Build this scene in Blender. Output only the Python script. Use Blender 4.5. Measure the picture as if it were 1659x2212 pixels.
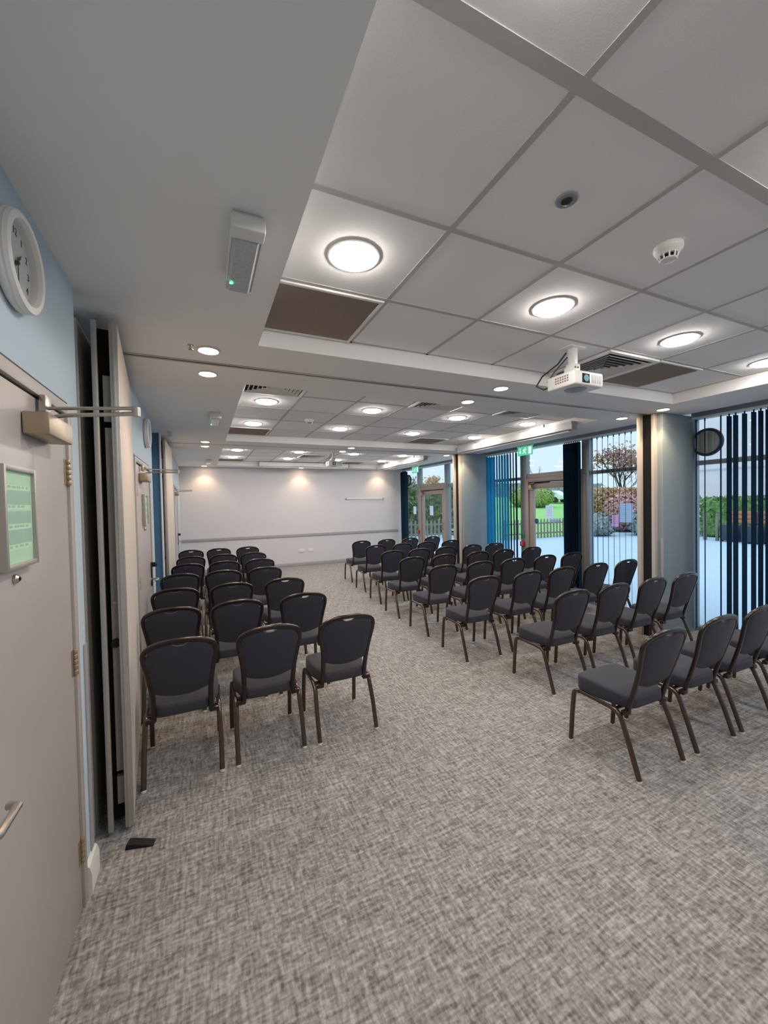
import bpy, bmesh, math, random
from mathutils import Vector, Matrix
random.seed(7)
R = math.radians
SC = bpy.context.scene
for o in list(bpy.data.objects):
    bpy.data.objects.remove(o)
C = SC.collection

# ---------------------------------------------------------------- camera, world, exposure
CAM_H = 1.65
FPX, YAW, PITCH, ROLL = 856.4, -0.4285, -0.0219, -0.0201
SKY_STRENGTH = 1.22
LED = 80.0          # radiance of the round white ceiling lights
WARM = 42.0         # radiance of the small warm downlights
WARM_SPOT = 20.0    # watts of each small warm downlight's beam
EXPOSURE = 0.08

cd = bpy.data.cameras.new('camera')
cam = bpy.data.objects.new('camera', cd)
C.objects.link(cam)
cd.sensor_fit = 'HORIZONTAL'
cd.sensor_width = 36.0
cd.lens = FPX / 1659 * 36.0
cd.clip_start = 0.02
cd.clip_end = 400
f = Vector((-math.sin(YAW) * math.cos(PITCH), math.cos(YAW) * math.cos(PITCH), math.sin(PITCH)))
r0 = Vector((math.cos(YAW), math.sin(YAW), 0))
u0 = r0.cross(f)
rr = math.cos(ROLL) * r0 + math.sin(ROLL) * u0
uu = -math.sin(ROLL) * r0 + math.cos(ROLL) * u0
m = Matrix(((rr.x, uu.x, -f.x, 0), (rr.y, uu.y, -f.y, 0), (rr.z, uu.z, -f.z, CAM_H), (0, 0, 0, 1)))
cam.matrix_world = m
SC.camera = cam
SC.view_settings.view_transform = 'Standard'
SC.view_settings.look = 'None'
SC.view_settings.gamma = 1.0
SC.view_settings.exposure = EXPOSURE
SC.view_settings.use_curve_mapping = False


def srgb(r, g, b):
    def c(v):
        v /= 255.0
        return v / 12.92 if v <= 0.04045 else ((v + 0.055) / 1.055) ** 2.4
    return (c(r), c(g), c(b), 1)


w = bpy.data.worlds.new('overcast_sky')
SC.world = w
w.use_nodes = True
nt = w.node_tree
nt.nodes.clear()
wo = nt.nodes.new('ShaderNodeOutputWorld')
bg = nt.nodes.new('ShaderNodeBackground')
bg.inputs['Strength'].default_value = SKY_STRENGTH
tc = nt.nodes.new('ShaderNodeTexCoord')
sx = nt.nodes.new('ShaderNodeSeparateXYZ')
rp = nt.nodes.new('ShaderNodeValToRGB')
rp.color_ramp.elements[0].position = 0.0
rp.color_ramp.elements[0].color = srgb(206, 228, 240)
rp.color_ramp.elements[1].position = 1.0
rp.color_ramp.elements[1].color = (1.30, 1.50, 1.66, 1)
md = rp.color_ramp.elements.new(0.22)
md.color = srgb(206, 230, 242)
nz = nt.nodes.new('ShaderNodeTexNoise')
nz.inputs['Scale'].default_value = 3.0
mxw = nt.nodes.new('ShaderNodeMixRGB')
mxw.inputs[0].default_value = 0.06
nt.links.new(tc.outputs['Generated'], sx.inputs[0])
nt.links.new(tc.outputs['Generated'], nz.inputs['Vector'])
nt.links.new(sx.outputs['Z'], rp.inputs[0])
nt.links.new(rp.outputs[0], mxw.inputs[1])
nt.links.new(nz.outputs['Fac'], mxw.inputs[2])
nt.links.new(mxw.outputs[0], bg.inputs['Color'])
nt.links.new(bg.outputs[0], wo.inputs[0])


# ---------------------------------------------------------------- materials
def mat(name, col, rough=0.6, metal=0.0, noise=0.0, nscale=20.0, bump=0.0, spec=0.5):
    mt = bpy.data.materials.new(name)
    mt.use_nodes = True
    t = mt.node_tree
    p = t.nodes['Principled BSDF']
    p.inputs['Base Color'].default_value = col
    p.inputs['Roughness'].default_value = rough
    p.inputs['Metallic'].default_value = metal
    p.inputs['Specular IOR Level'].default_value = spec
    if noise or bump:
        tcn = t.nodes.new('ShaderNodeTexCoord')
        n = t.nodes.new('ShaderNodeTexNoise')
        n.inputs['Scale'].default_value = nscale
        n.inputs['Detail'].default_value = 4
        t.links.new(tcn.outputs['Object'], n.inputs['Vector'])
        if noise:
            mx = t.nodes.new('ShaderNodeMixRGB')
            mx.blend_type = 'MULTIPLY'
            mx.inputs[0].default_value = 1
            rmp = t.nodes.new('ShaderNodeValToRGB')
            lo = 1 - noise
            rmp.color_ramp.elements[0].position = 0.3
            rmp.color_ramp.elements[0].color = (lo, lo, lo, 1)
            rmp.color_ramp.elements[1].position = 0.7
            mx.inputs[1].default_value = col
            t.links.new(n.outputs['Fac'], rmp.inputs[0])
            t.links.new(rmp.outputs[0], mx.inputs[2])
            t.links.new(mx.outputs[0], p.inputs['Base Color'])
        if bump:
            bp = t.nodes.new('ShaderNodeBump')
            bp.inputs['Strength'].default_value = bump
            bp.inputs['Distance'].default_value = 0.002
            t.links.new(n.outputs['Fac'], bp.inputs['Height'])
            t.links.new(bp.outputs[0], p.inputs['Normal'])
    return mt


def emis(name, col, s):
    mt = bpy.data.materials.new(name)
    mt.use_nodes = True
    t = mt.node_tree
    t.nodes.clear()
    e = t.nodes.new('ShaderNodeEmission')
    e.inputs[0].default_value = col
    e.inputs[1].default_value = s
    o = t.nodes.new('ShaderNodeOutputMaterial')
    t.links.new(e.outputs[0], o.inputs[0])
    return mt


def glass_mat(name, tint=(0.92, 0.96, 0.96, 1), refl=0.06):
    mt = bpy.data.materials.new(name)
    mt.use_nodes = True
    t = mt.node_tree
    t.nodes.clear()
    o = t.nodes.new('ShaderNodeOutputMaterial')
    tr = t.nodes.new('ShaderNodeBsdfTransparent')
    tr.inputs[0].default_value = tint
    gl = t.nodes.new('ShaderNodeBsdfGlossy')
    gl.inputs['Roughness'].default_value = 0.02
    mx = t.nodes.new('ShaderNodeMixShader')
    lw = t.nodes.new('ShaderNodeLayerWeight')
    pw = t.nodes.new('ShaderNodeMath')
    pw.operation = 'POWER'
    pw.inputs[1].default_value = 5.0
    ml = t.nodes.new('ShaderNodeMath')
    ml.operation = 'MULTIPLY_ADD'
    ml.inputs[1].default_value = 0.5
    ml.inputs[2].default_value = refl * 0.4
    t.links.new(lw.outputs['Facing'], pw.inputs[0])
    t.links.new(pw.outputs[0], ml.inputs[0])
    t.links.new(ml.outputs[0], mx.inputs[0])
    t.links.new(tr.outputs[0], mx.inputs[1])
    t.links.new(gl.outputs[0], mx.inputs[2])
    t.links.new(mx.outputs[0], o.inputs[0])
    return mt


def translucent(name, col, back, mixf=0.4, rough=0.8):
    mt = bpy.data.materials.new(name)
    mt.use_nodes = True
    t = mt.node_tree
    t.nodes.clear()
    o = t.nodes.new('ShaderNodeOutputMaterial')
    d = t.nodes.new('ShaderNodeBsdfDiffuse')
    d.inputs[0].default_value = col
    tl = t.nodes.new('ShaderNodeBsdfTranslucent')
    tl.inputs[0].default_value = back
    mx = t.nodes.new('ShaderNodeMixShader')
    mx.inputs[0].default_value = mixf
    t.links.new(d.outputs[0], mx.inputs[1])
    t.links.new(tl.outputs[0], mx.inputs[2])
    t.links.new(mx.outputs[0], o.inputs[0])
    return mt


def carpet_mat():
    mt = bpy.data.materials.new('woven_carpet')
    mt.use_nodes = True
    t = mt.node_tree
    p = t.nodes['Principled BSDF']
    p.inputs['Roughness'].default_value = 0.95
    p.inputs['Specular IOR Level'].default_value = 0.1
    tcn = t.nodes.new('ShaderNodeTexCoord')

    def strokes(sc, seed):
        mp = t.nodes.new('ShaderNodeMapping')
        mp.inputs['Scale'].default_value = sc
        mp.inputs['Location'].default_value = (seed, seed * 1.7, 0)
        n = t.nodes.new('ShaderNodeTexNoise')
        n.inputs['Scale'].default_value = 1.0
        n.inputs['Detail'].default_value = 1.5
        t.links.new(tcn.outputs['Object'], mp.inputs['Vector'])
        t.links.new(mp.outputs[0], n.inputs['Vector'])
        return n.outputs['Fac']

    def math_(op, a, b):
        n = t.nodes.new('ShaderNodeMath')
        n.operation = op
        for i, v in enumerate((a, b)):
            if isinstance(v, (int, float)):
                n.inputs[i].default_value = v
            else:
                t.links.new(v, n.inputs[i])
        return n.outputs[0]
    a = strokes((8, 62, 1), 1.3)
    b = strokes((62, 8, 1), 5.1)
    c = strokes((64, 64, 1), 9.7)
    d = strokes((1.6, 1.6, 1), 3.3)
    e = strokes((26, 92, 1), 2.2)
    g = strokes((92, 26, 1), 8.2)
    s = math_('ADD', math_('ADD', a, b), math_('MULTIPLY', c, 0.9))
    s = math_('ADD', s, math_('MULTIPLY', math_('ADD', e, g), 0.7))
    s = math_('ADD', s, math_('MULTIPLY', d, 0.12))
    s = math_('DIVIDE', s, 4.42)
    rmp = t.nodes.new('ShaderNodeValToRGB')
    el = rmp.color_ramp.elements
    el[0].position = 0.40
    el[0].color = srgb(104, 102, 101)
    el[1].position = 0.60
    el[1].color = srgb(181, 179, 178)
    k = el.new(0.5)
    k.color = srgb(145, 143, 142)
    t.links.new(s, rmp.inputs[0])
    t.links.new(rmp.outputs[0], p.inputs['Base Color'])
    bp = t.nodes.new('ShaderNodeBump')
    bp.inputs['Strength'].default_value = 0.4
    bp.inputs['Distance'].default_value = 0.003
    t.links.new(s, bp.inputs['Height'])
    t.links.new(bp.outputs[0], p.inputs['Normal'])
    return mt


M = {}
M['carpet'] = carpet_mat()
M['white_paint'] = mat('white_ceiling_paint', (0.88, 0.87, 0.85, 1), 0.9, noise=0.03, nscale=3)
M['tile'] = mat('mineral_ceiling_tile', (0.90, 0.885, 0.875, 1), 0.95, noise=0.04, nscale=180, bump=0.15)
M['tee'] = mat('grey_ceiling_grid', (0.52, 0.50, 0.49, 1), 0.8, noise=0.03, spec=0.2)
M['blue'] = mat('pale_blue_wall_paint', srgb(190, 207, 218), 0.75, noise=0.03, nscale=4)
M['pillar'] = mat('grey_blue_pillar_paint', srgb(152, 168, 176), 0.75, noise=0.03, nscale=4)
M['blue_unlit'] = mat('shaded_blue_wall_paint', srgb(92, 130, 158), 0.75, noise=0.03, nscale=4)  # darker copy of the wall blue, recess shade put into its colour
M['backwall'] = mat('white_wall_paint', (0.68, 0.665, 0.69, 1), 0.85, noise=0.03, nscale=3)
M['trimgrey'] = mat('grey_trim', srgb(168, 166, 170), 0.6, noise=0.03)
M['skirting'] = mat('white_gloss_wood', (0.78, 0.78, 0.74, 1), 0.35, noise=0.03)
M['door'] = mat('grey_laminate', srgb(182, 176, 174), 0.38, noise=0.04, nscale=5)
M['doorframe'] = mat('warm_grey_frame', srgb(178, 171, 166), 0.45, noise=0.03)
M['steel'] = mat('brushed_steel', srgb(196, 190, 182), 0.33, 1.0, noise=0.08, nscale=60)
M['brasssteel'] = mat('warm_brushed_metal', srgb(190, 174, 150), 0.4, 0.85, noise=0.08, nscale=60)
M['dark'] = mat('dark_rubber', srgb(16, 16, 18), 0.7, noise=0.05)
M['darkmetal'] = mat('dark_metal', srgb(60, 57, 55), 0.45, 0.7, noise=0.05)
M['panel'] = mat('cream_partition_vinyl', srgb(208, 201, 194), 0.6, noise=0.03, nscale=40)
M['panelframe'] = mat('partition_aluminium', srgb(190, 186, 180), 0.4, 0.5, noise=0.04)
M['seal'] = mat('grey_seal', srgb(158, 154, 150), 0.6, noise=0.04)
M['white_plastic'] = mat('white_plastic', (0.80, 0.79, 0.76, 1), 0.4, noise=0.02)
M['grey_plastic'] = mat('grey_plastic', srgb(150, 152, 156), 0.4, noise=0.03)
M['brown_mesh'] = mat('brown_grille_mesh', srgb(150, 132, 118), 0.8, noise=0.25, nscale=260)
M['black'] = mat('black_void', srgb(10, 10, 11), 0.9, noise=0.05)
M['clear'] = glass_mat('clear_polycarbonate', (0.9, 0.9, 0.9, 1))
M['frosty'] = mat('prismatic_diffuser', srgb(205, 208, 210), 0.15, noise=0.2, nscale=90)
M['glass'] = glass_mat('window_glass', (0.95, 0.98, 0.99, 1))
M['alu'] = mat('grey_aluminium', srgb(150, 155, 160), 0.45, 0.35, noise=0.04)
M['alu_warm'] = mat('taupe_aluminium', srgb(168, 158, 152), 0.45, 0.3, noise=0.04)
M['vane_backlit'] = translucent('backlit_teal_fabric', srgb(70, 130, 156), srgb(110, 206, 236), 0.72)  # brighter copy of the blind fabric, daylight from behind put into its colour
M['vane_dark'] = translucent('navy_blind_fabric', srgb(48, 70, 90), srgb(66, 112, 136), 0.42)
M['fabric'] = mat('charcoal_fabric', srgb(59, 60, 71), 0.8, noise=0.22, nscale=420, bump=0.3, spec=0.35)
_pf = M['fabric'].node_tree.nodes['Principled BSDF']
_pf.inputs['Sheen Weight'].default_value = 0.14
_pf.inputs['Sheen Roughness'].default_value = 0.45
_pf.inputs['Sheen Tint'].default_value = (0.85, 0.85, 0.9, 1)
M['bronze'] = mat('bronze_tube', srgb(84, 69, 60), 0.30, 0.85, noise=0.06, nscale=30)
M['bronze_dark'] = mat('dark_bronze_frame', srgb(54, 44, 40), 0.27, 0.85, noise=0.06, nscale=30)
for _n in ('bronze', 'bronze_dark'):
    _pb = M[_n].node_tree.nodes['Principled BSDF']
    _pb.inputs['Metallic'].default_value = 0.7
    _pb.inputs['Coat Weight'].default_value = 0.55
    _pb.inputs['Coat Roughness'].default_value = 0.22
M['glide'] = mat('clear_white_glide', srgb(226, 224, 220), 0.3, noise=0.03)
M['led'] = emis('cool_white_led', (1.0, 0.935, 0.88, 1), LED)
M['warmled'] = emis('warm_white_led', (1.0, 0.72, 0.46, 1), WARM)
M['greenled'] = emis('green_indicator', (0.05, 1.0, 0.35, 1), 6.0)
M['exit'] = emis('green_exit_panel', (0.10, 0.80, 0.48, 1), 0.75)
M['exitwhite'] = emis('white_exit_mark', (0.85, 1.0, 0.93, 1), 1.1)
M['paper'] = translucent('white_paper', srgb(232, 234, 238), srgb(238, 242, 248), 0.85)
M['paper_blue'] = translucent('pale_grey_paper', srgb(200, 208, 220), srgb(222, 232, 246), 0.85)
M['paper_pink'] = translucent('pink_paper', srgb(236, 196, 220), srgb(248, 212, 236), 0.85)
M['paper_green'] = mat('green_paper', srgb(186, 226, 194), 0.55, noise=0.05, nscale=14)
M['paper_green2'] = mat('sage_paper', srgb(160, 200, 178), 0.55, noise=0.05)
M['paper_green3'] = mat('light_green_paper', srgb(204, 234, 204), 0.55, noise=0.03)
M['ink'] = mat('grey_ink', srgb(166, 200, 174), 0.6, noise=0.05)
M['dial'] = mat('clock_dial', srgb(222, 224, 222), 0.4, noise=0.02)
M['black_ink'] = mat('black_ink', srgb(24, 24, 26), 0.5, noise=0.03)
M['red'] = mat('red_plastic', srgb(196, 34, 40), 0.4, noise=0.04)
M['blue_sticker'] = mat('blue_sticker', srgb(34, 58, 132), 0.5, noise=0.03)
M['green_sign'] = mat('green_sign', srgb(60, 130, 110), 0.5, noise=0.03)
M['patio'] = mat('pale_paving', srgb(182, 204, 226), 0.8, noise=0.06, nscale=1.5)
M['grass'] = mat('lawn_grass', srgb(146, 206, 118), 0.95, noise=0.15, nscale=6)
M['wood_fence'] = mat('weathered_timber', srgb(140, 134, 122), 0.85, noise=0.25, nscale=10)
M['leaf'] = mat('hedge_leaf', srgb(128, 168, 92), 0.7, noise=0.6, nscale=9)
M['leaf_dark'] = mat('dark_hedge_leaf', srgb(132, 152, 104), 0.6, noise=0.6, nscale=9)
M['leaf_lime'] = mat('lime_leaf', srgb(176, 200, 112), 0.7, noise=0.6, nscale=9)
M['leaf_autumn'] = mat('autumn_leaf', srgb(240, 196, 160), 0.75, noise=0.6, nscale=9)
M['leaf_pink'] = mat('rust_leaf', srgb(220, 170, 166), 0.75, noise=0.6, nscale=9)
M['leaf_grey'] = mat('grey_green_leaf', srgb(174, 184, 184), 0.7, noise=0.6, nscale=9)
M['bark'] = mat('bark', srgb(92, 80, 76), 0.9, noise=0.3, nscale=12)
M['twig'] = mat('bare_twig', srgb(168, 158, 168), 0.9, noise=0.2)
M['carwhite'] = mat('white_car_paint', srgb(226, 234, 240), 0.3, noise=0.02)
M['carred'] = mat('red_car_paint', srgb(208, 70, 92), 0.3, noise=0.03)
M['carglass'] = mat('car_glass', srgb(120, 172, 190), 0.15, noise=0.03)
M['tyre'] = mat('tyre_rubber', srgb(26, 28, 34), 0.8, noise=0.05)
M['render'] = mat('pale_render', srgb(238, 230, 238), 0.9, noise=0.06, nscale=1.2)
M['winblue'] = mat('sky_window', srgb(142, 200, 218), 0.1, noise=0.05, nscale=0.6)
M['fanrim'] = mat('fan_rim_plastic', srgb(52, 66, 78), 0.4, noise=0.04)
M['fancover'] = mat('fan_cover_plastic', srgb(150, 166, 168), 0.5, noise=0.05)
M['planter'] = mat('slate_planter', srgb(58, 64, 84), 0.7, noise=0.15, nscale=6)
M['terracotta'] = mat('terracotta_timber', srgb(204, 136, 110), 0.7, noise=0.15, nscale=8)


# ---------------------------------------------------------------- mesh helpers
class MB:
    def __init__(self):
        self.bm = bmesh.new()

    def box(self, x0, x1, y0, y1, z0, z1, bev=0.0, seg=2):
        mtx = Matrix.Translation(((x0 + x1) / 2, (y0 + y1) / 2, (z0 + z1) / 2)) @ Matrix.Diagonal((abs(x1 - x0), abs(y1 - y0), abs(z1 - z0), 1))
        g = bmesh.ops.create_cube(self.bm, size=1.0, matrix=mtx)
        if bev > 0:
            es = {e for v in g['verts'] for e in v.link_edges}
            bmesh.ops.bevel(self.bm, geom=list(es), offset=bev, segments=seg, affect='EDGES', profile=0.5)
        return self

    def grid(self, rows, close_u=False, close_v=False):
        """rows of points -> quads"""
        vs = [[self.bm.verts.new(p) for p in r] for r in rows]
        nr, nc = len(vs), len(vs[0])
        for i in range(nr - (0 if close_v else 1)):
            for j in range(nc - (0 if close_u else 1)):
                a, b = vs[i][j], vs[i][(j + 1) % nc]
                c, d = vs[(i + 1) % nr][(j + 1) % nc], vs[(i + 1) % nr][j]
                try:
                    self.bm.faces.new((a, b, c, d))
                except ValueError:
                    pass
        return vs

    def cap(self, ring):
        try:
            self.bm.faces.new(ring)
        except ValueError:
            pass

    def tube(self, pts, rx, ry=None, n=10, up=(0, 0, 1), sq=0.0, caps=True):
        """sweep an oval/rounded section along a polyline"""
        ry = ry or rx
        pts = [Vector(p) for p in pts]
        rows = []
        side0 = None
        for i, p in enumerate(pts):
            t = (pts[min(i + 1, len(pts) - 1)] - pts[max(i - 1, 0)]).normalized()
            if side0 is None:
                u = Vector(up)
                if abs(t.dot(u)) > 0.95:
                    u = Vector((0, 1, 0)) if abs(t.y) < 0.9 else Vector((1, 0, 0))
                s = t.cross(u).normalized()
            else:
                s = (side0 - t * side0.dot(t)).normalized()
            side0 = s
            nn = s.cross(t).normalized()
            row = []
            for k in range(n):
                a = 2 * math.pi * (k + 0.5) / n
                ca, sa = math.cos(a), math.sin(a)
                if sq:
                    e = 1 - sq
                    ca = math.copysign(abs(ca) ** e, ca)
                    sa = math.copysign(abs(sa) ** e, sa)
                row.append(p + s * (rx * ca) + nn * (ry * sa))
            rows.append(row)
        vs = self.grid(rows, close_u=True)
        if caps:
            self.cap(list(reversed(vs[0])))
            self.cap(vs[-1])
        return self

    def lathe(self, prof, n=32, axis='Z', c=(0, 0, 0), cap0=True, cap1=True):
        """prof: list of (radius, height)"""
        rows = []
        for r, h in prof:
            row = []
            for k in range(n):
                a = 2 * math.pi * k / n
                x, y = r * math.cos(a), r * math.sin(a)
                if axis == 'Z':
                    p = (c[0] + x, c[1] + y, c[2] + h)
                elif axis == 'X':
                    p = (c[0] + h, c[1] + x, c[2] + y)
                else:
                    p = (c[0] + x, c[1] + h, c[2] + y)
                row.append(p)
            rows.append(row)
        vs = self.grid(rows, close_u=True)
        if cap0:
            self.cap(list(reversed(vs[0])))
        if cap1:
            self.cap(vs[-1])
        return self

    def prism(self, poly, d, axis='X'):
        """poly in the two other axes, extruded from d[0] to d[1] along axis"""
        def P(a, b, t):
            return {'X': (t, a, b), 'Y': (a, t, b), 'Z': (a, b, t)}[axis]
        v0 = [self.bm.verts.new(P(a, b, d[0])) for a, b in poly]
        v1 = [self.bm.verts.new(P(a, b, d[1])) for a, b in poly]
        n = len(poly)
        self.cap(list(reversed(v0)))
        self.cap(v1)
        for i in range(n):
            self.cap([v0[i], v0[(i + 1) % n], v1[(i + 1) % n], v1[i]])
        return self

    def xform(self, mtx):
        bmesh.ops.transform(self.bm, matrix=mtx, verts=self.bm.verts)
        return self

    def build(self, name, material, parent=None, smooth=35):
        me = bpy.data.meshes.new(name)
        bmesh.ops.recalc_face_normals(self.bm, faces=self.bm.faces)
        self.bm.to_mesh(me)
        self.bm.free()
        for p in me.polygons:
            p.use_smooth = True
        me.set_sharp_from_angle(angle=R(smooth))
        me.materials.append(material)
        o = bpy.data.objects.new(name, me)
        C.objects.link(o)
        if parent is not None:
            o.parent = parent
        return o


def bx(*a, bev=0.0, seg=2):
    return MB().box(*a, bev=bev, seg=seg)


def thing(name, label, cat, loc=(0, 0, 0), rz=0.0, group=None):
    o = bpy.data.objects.new(name, None)
    o.empty_display_size = 0.1
    C.objects.link(o)
    o.location = loc
    o.rotation_euler = (0, 0, rz)
    tag(o, label, cat, group)
    return o


def tag(o, label, cat, group=None, kind=None):
    o['label'] = label
    o['category'] = cat
    if group:
        o['group'] = group
    if kind:
        o['kind'] = kind
    return o


def struct(name, label=None, cat=None, loc=(0, 0, 0)):
    o = bpy.data.objects.new(name, None)
    C.objects.link(o)
    o.location = loc
    o['kind'] = 'structure'
    if label:
        o['label'] = label
        o['category'] = cat
    return o


def sobj(o, label=None, cat=None):
    o['kind'] = 'structure'
    if label:
        o['label'] = label
        o['category'] = cat
    return o


def dup(root, loc, rz, label, group=None):
    r = root.copy()
    C.objects.link(r)
    r.location = loc
    r.rotation_euler = (0, 0, rz)
    r['label'] = label
    if group:
        r['group'] = group
    for ch in list(root.children):
        c = ch.copy()
        C.objects.link(c)
        c.parent = r
        for g in list(ch.children):
            d = g.copy()
            C.objects.link(d)
            d.parent = c
    return r


def arc(cx, cy, r, a0, a1, n):
    return [(cx + r * math.cos(R(a0 + (a1 - a0) * i / n)), cy + r * math.sin(R(a0 + (a1 - a0) * i / n))) for i in range(n + 1)]


# ---------------------------------------------------------------- room shell
ZS, ZT = 2.635, 2.745           # soffit and tile heights
XL, XB = -0.497, 10.70          # left wall face, back wall face (Y)
XG = 5.58                       # glass plane
TX0, TX1 = 0.337, 4.537         # tile field in X
BAYS = [(-0.435, 2.55), (3.40, 6.40), (7.25, 10.25)]

sobj(bx(-1.3, 5.75, -2.3, 10.95, -0.06, 0.0).build('floor', M['carpet']), 'grey crosshatch woven carpet across the whole meeting room', 'floor')

ceil = struct('ceiling', 'white suspended ceiling with three sunken tiled bays and plain soffits', 'ceiling')
mb = MB()
ys = [-2.3] + [v for b in BAYS for v in b] + [10.95]
mb.box(-1.3, TX0, -2.3, 10.95, ZS, ZS + 0.30)
mb.box(TX1, 5.27, -2.3, 10.95, ZS, ZS + 0.30)
for i in range(0, len(ys), 2):
    mb.box(TX0, TX1, ys[i], ys[i + 1], ZS, ZS + 0.30)
mb.box(5.27, 5.80, -2.3, 10.95, ZS + 0.05, ZS + 0.30)
mb.build('soffit', M['white_paint'], ceil)
for (y0, y1) in BAYS:
    bx(TX0, TX1, y0, y1, ZT, ZT + 0.04).build('ceiling_tiles', M['tile'], ceil)
    g = MB()
    hw = 0.012
    for i in range(1, 7):
        x = TX0 + 0.6 * i
        g.box(x - hw, x + hw, y0, y1, ZT - 0.0025, ZT + 0.01)
    k = 0
    y = y1 - 0.6
    while y > y0 + 0.1:
        wdt = 0.021 if (k == 2 and y0 < 0) else hw
        g.box(TX0, TX1, y - wdt, y + wdt, ZT - 0.003, ZT + 0.01)
        y -= 0.6
        k += 1
    g.box(TX0, TX0 + 0.018, y0, y1, ZT - 0.0025, ZT + 0.01)
    g.box(TX1 - 0.018, TX1, y0, y1, ZT - 0.0025, ZT + 0.01)
    g.box(TX0, TX1, y0, y0 + 0.018, ZT - 0.0025, ZT + 0.01)
    g.box(TX0, TX1, y1 - 0.018, y1, ZT - 0.0025, ZT + 0.01)
    g.build('tee_grid', M['tee'], ceil)
for i, yt in enumerate((2.985, 6.82)):
    t = struct('trim_%d' % (i + 1), ['metal partition track crossing the nearer ceiling soffit', 'metal partition track crossing the farther ceiling soffit'][i], 'ceiling track')
    MB().box(-0.45, 4.85, yt - 0.030, yt - 0.008, ZS - 0.004, ZS + 0.004).box(-0.45, 4.85, yt + 0.008, yt + 0.030, ZS - 0.004, ZS + 0.004).build('track_flange', M['panelframe'], t)
    bx(-0.45, 4.85, yt - 0.010, yt + 0.010, ZS - 0.002, ZS + 0.002).build('track_slot', M['dark'], t)

# left wall in three runs with pockets between
wl = struct('wall_left', 'pale blue painted wall along the left side with door openings', 'wall')
DOORS = [(1.06, 1.985), (3.80, 4.70), (8.62, 9.52)]
runs = [(-2.3, 2.18), (3.72, 5.05), (7.45, 10.95)]
mb = MB()
for (a, b), (d0, d1) in zip(runs, DOORS):
    mb.box(-0.70, XL, a, d0 - 0.05, 0, ZS)
    mb.box(-0.70, XL, d1 + 0.05, b, 0, ZS)
    mb.box(-0.70, XL, d0 - 0.05, d1 + 0.05, 2.09, ZS)
    mb.box(-0.76, -0.70, d0 - 0.05, d1 + 0.05, 0, 2.09)
mb.build('wall_face', M['blue'], wl)
mb = MB()
mb.box(-1.20, -1.10, 2.10, 10.95, 0, ZS)
mb.box(-1.10, -0.62, 5.05, 5.10, 0, ZS)
mb.box(-0.68, -0.62, 5.10, 6.0, 0, ZS)
mb.box(-1.10, -0.49, 6.0, 6.06, 0, ZS)
mb.build('recess_wall', M['blue_unlit'], wl)
bx(-0.503, -0.484, 5.985, 6.065, 0, ZS, bev=0.003).build('corner_guard', M['white_paint'], wl)
bx(-0.4965, -0.492, 2.135, 2.18, 0.10, 1.05).build('corner_strip', M['trimgrey'], wl)

wb = sobj(bx(-1.2, 5.56, XB, XB + 0.1, 0, ZS + 0.05).build('wall_back', M['backwall']), 'pale white wall closing the far end of the room', 'wall')
sobj(bx(-1.2, 5.75, -2.45, -2.3, 0, ZS + 0.05).build('wall_front', M['backwall']), 'white wall behind the viewer', 'wall')
sobj(bx(5.45, 5.75, -2.3, -0.85, 0, ZS + 0.05).build('wall_right', M['backwall']), 'short white wall beside the near window', 'wall')
b = MB()
b.box(XL + 0.01, 5.34, XB - 0.022, XB, 0.80, 0.87, bev=0.006)
sobj(b.build('trim_3', M['trimgrey']), 'grey dado rail running along the far wall', 'dado rail')
sobj(bx(XL + 0.01, 5.34, XB - 0.016, XB, 0, 0.095, bev=0.004).build('baseboard_back', M['trimgrey']), 'grey skirting board at the foot of the far wall', 'baseboard')
bl = MB()
prof = [(XL, 0), (XL + 0.022, 0), (XL + 0.022, 0.085), (XL + 0.014, 0.115), (XL, 0.125)]
for a, b_ in ((-2.3, 1.0), (2.05, 2.185), (4.76, 5.05), (7.45, 8.56), (9.58, 10.69)):
    bl.prism([(x, z) for x, z in prof], (a, b_), 'Y')
sobj(bl.build('baseboard_left', M['skirting']), 'white skirting board along the foot of the left wall', 'baseboard')


# pillars on the window side
def pillar(n, y0, label):
    p = struct('pillar_%d' % n, label, 'pillar')
    bx(4.86, 5.50, y0, y0 + 0.26, 0, ZS, bev=0.012).build('column', M['pillar'], p)
    MB().box(4.845, 4.865, y0 - 0.006, y0 + 0.020, 0.02, 1.18, bev=0.002).build('corner_guard', M['trimgrey'], p)
    MB().box(4.80, 4.862, y0 + 0.06, y0 + 0.095, 0, ZS, bev=0.003).box(4.77, 4.862, y0 + 0.20, y0 + 0.245, 0, ZS, bev=0.003).build('jamb_strip', M['panel'], p)
    bx(4.815, 4.862, y0 + 0.095, y0 + 0.20, 0, ZS).build('jamb_channel', M['dark'], p)
    bx(4.852, 4.870, y0 + 0.015, y0 + 0.24, 0, 0.12, bev=0.004).build('plinth', M['skirting'], p)
    return p


pillar(1, 2.84, 'pale blue square pillar between the near and middle windows')
pillar(2, 6.70, 'pale blue square pillar between the middle and far windows')


# ---------------------------------------------------------------- glazed wall
def bar(b, y0, y1, z0, z1, d=0.035, bev=0.004):
    b.box(XG - d, XG + d, y0, y1, z0, z1, bev=bev)


ZH = 2.60
ZTR = 2.065


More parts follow.
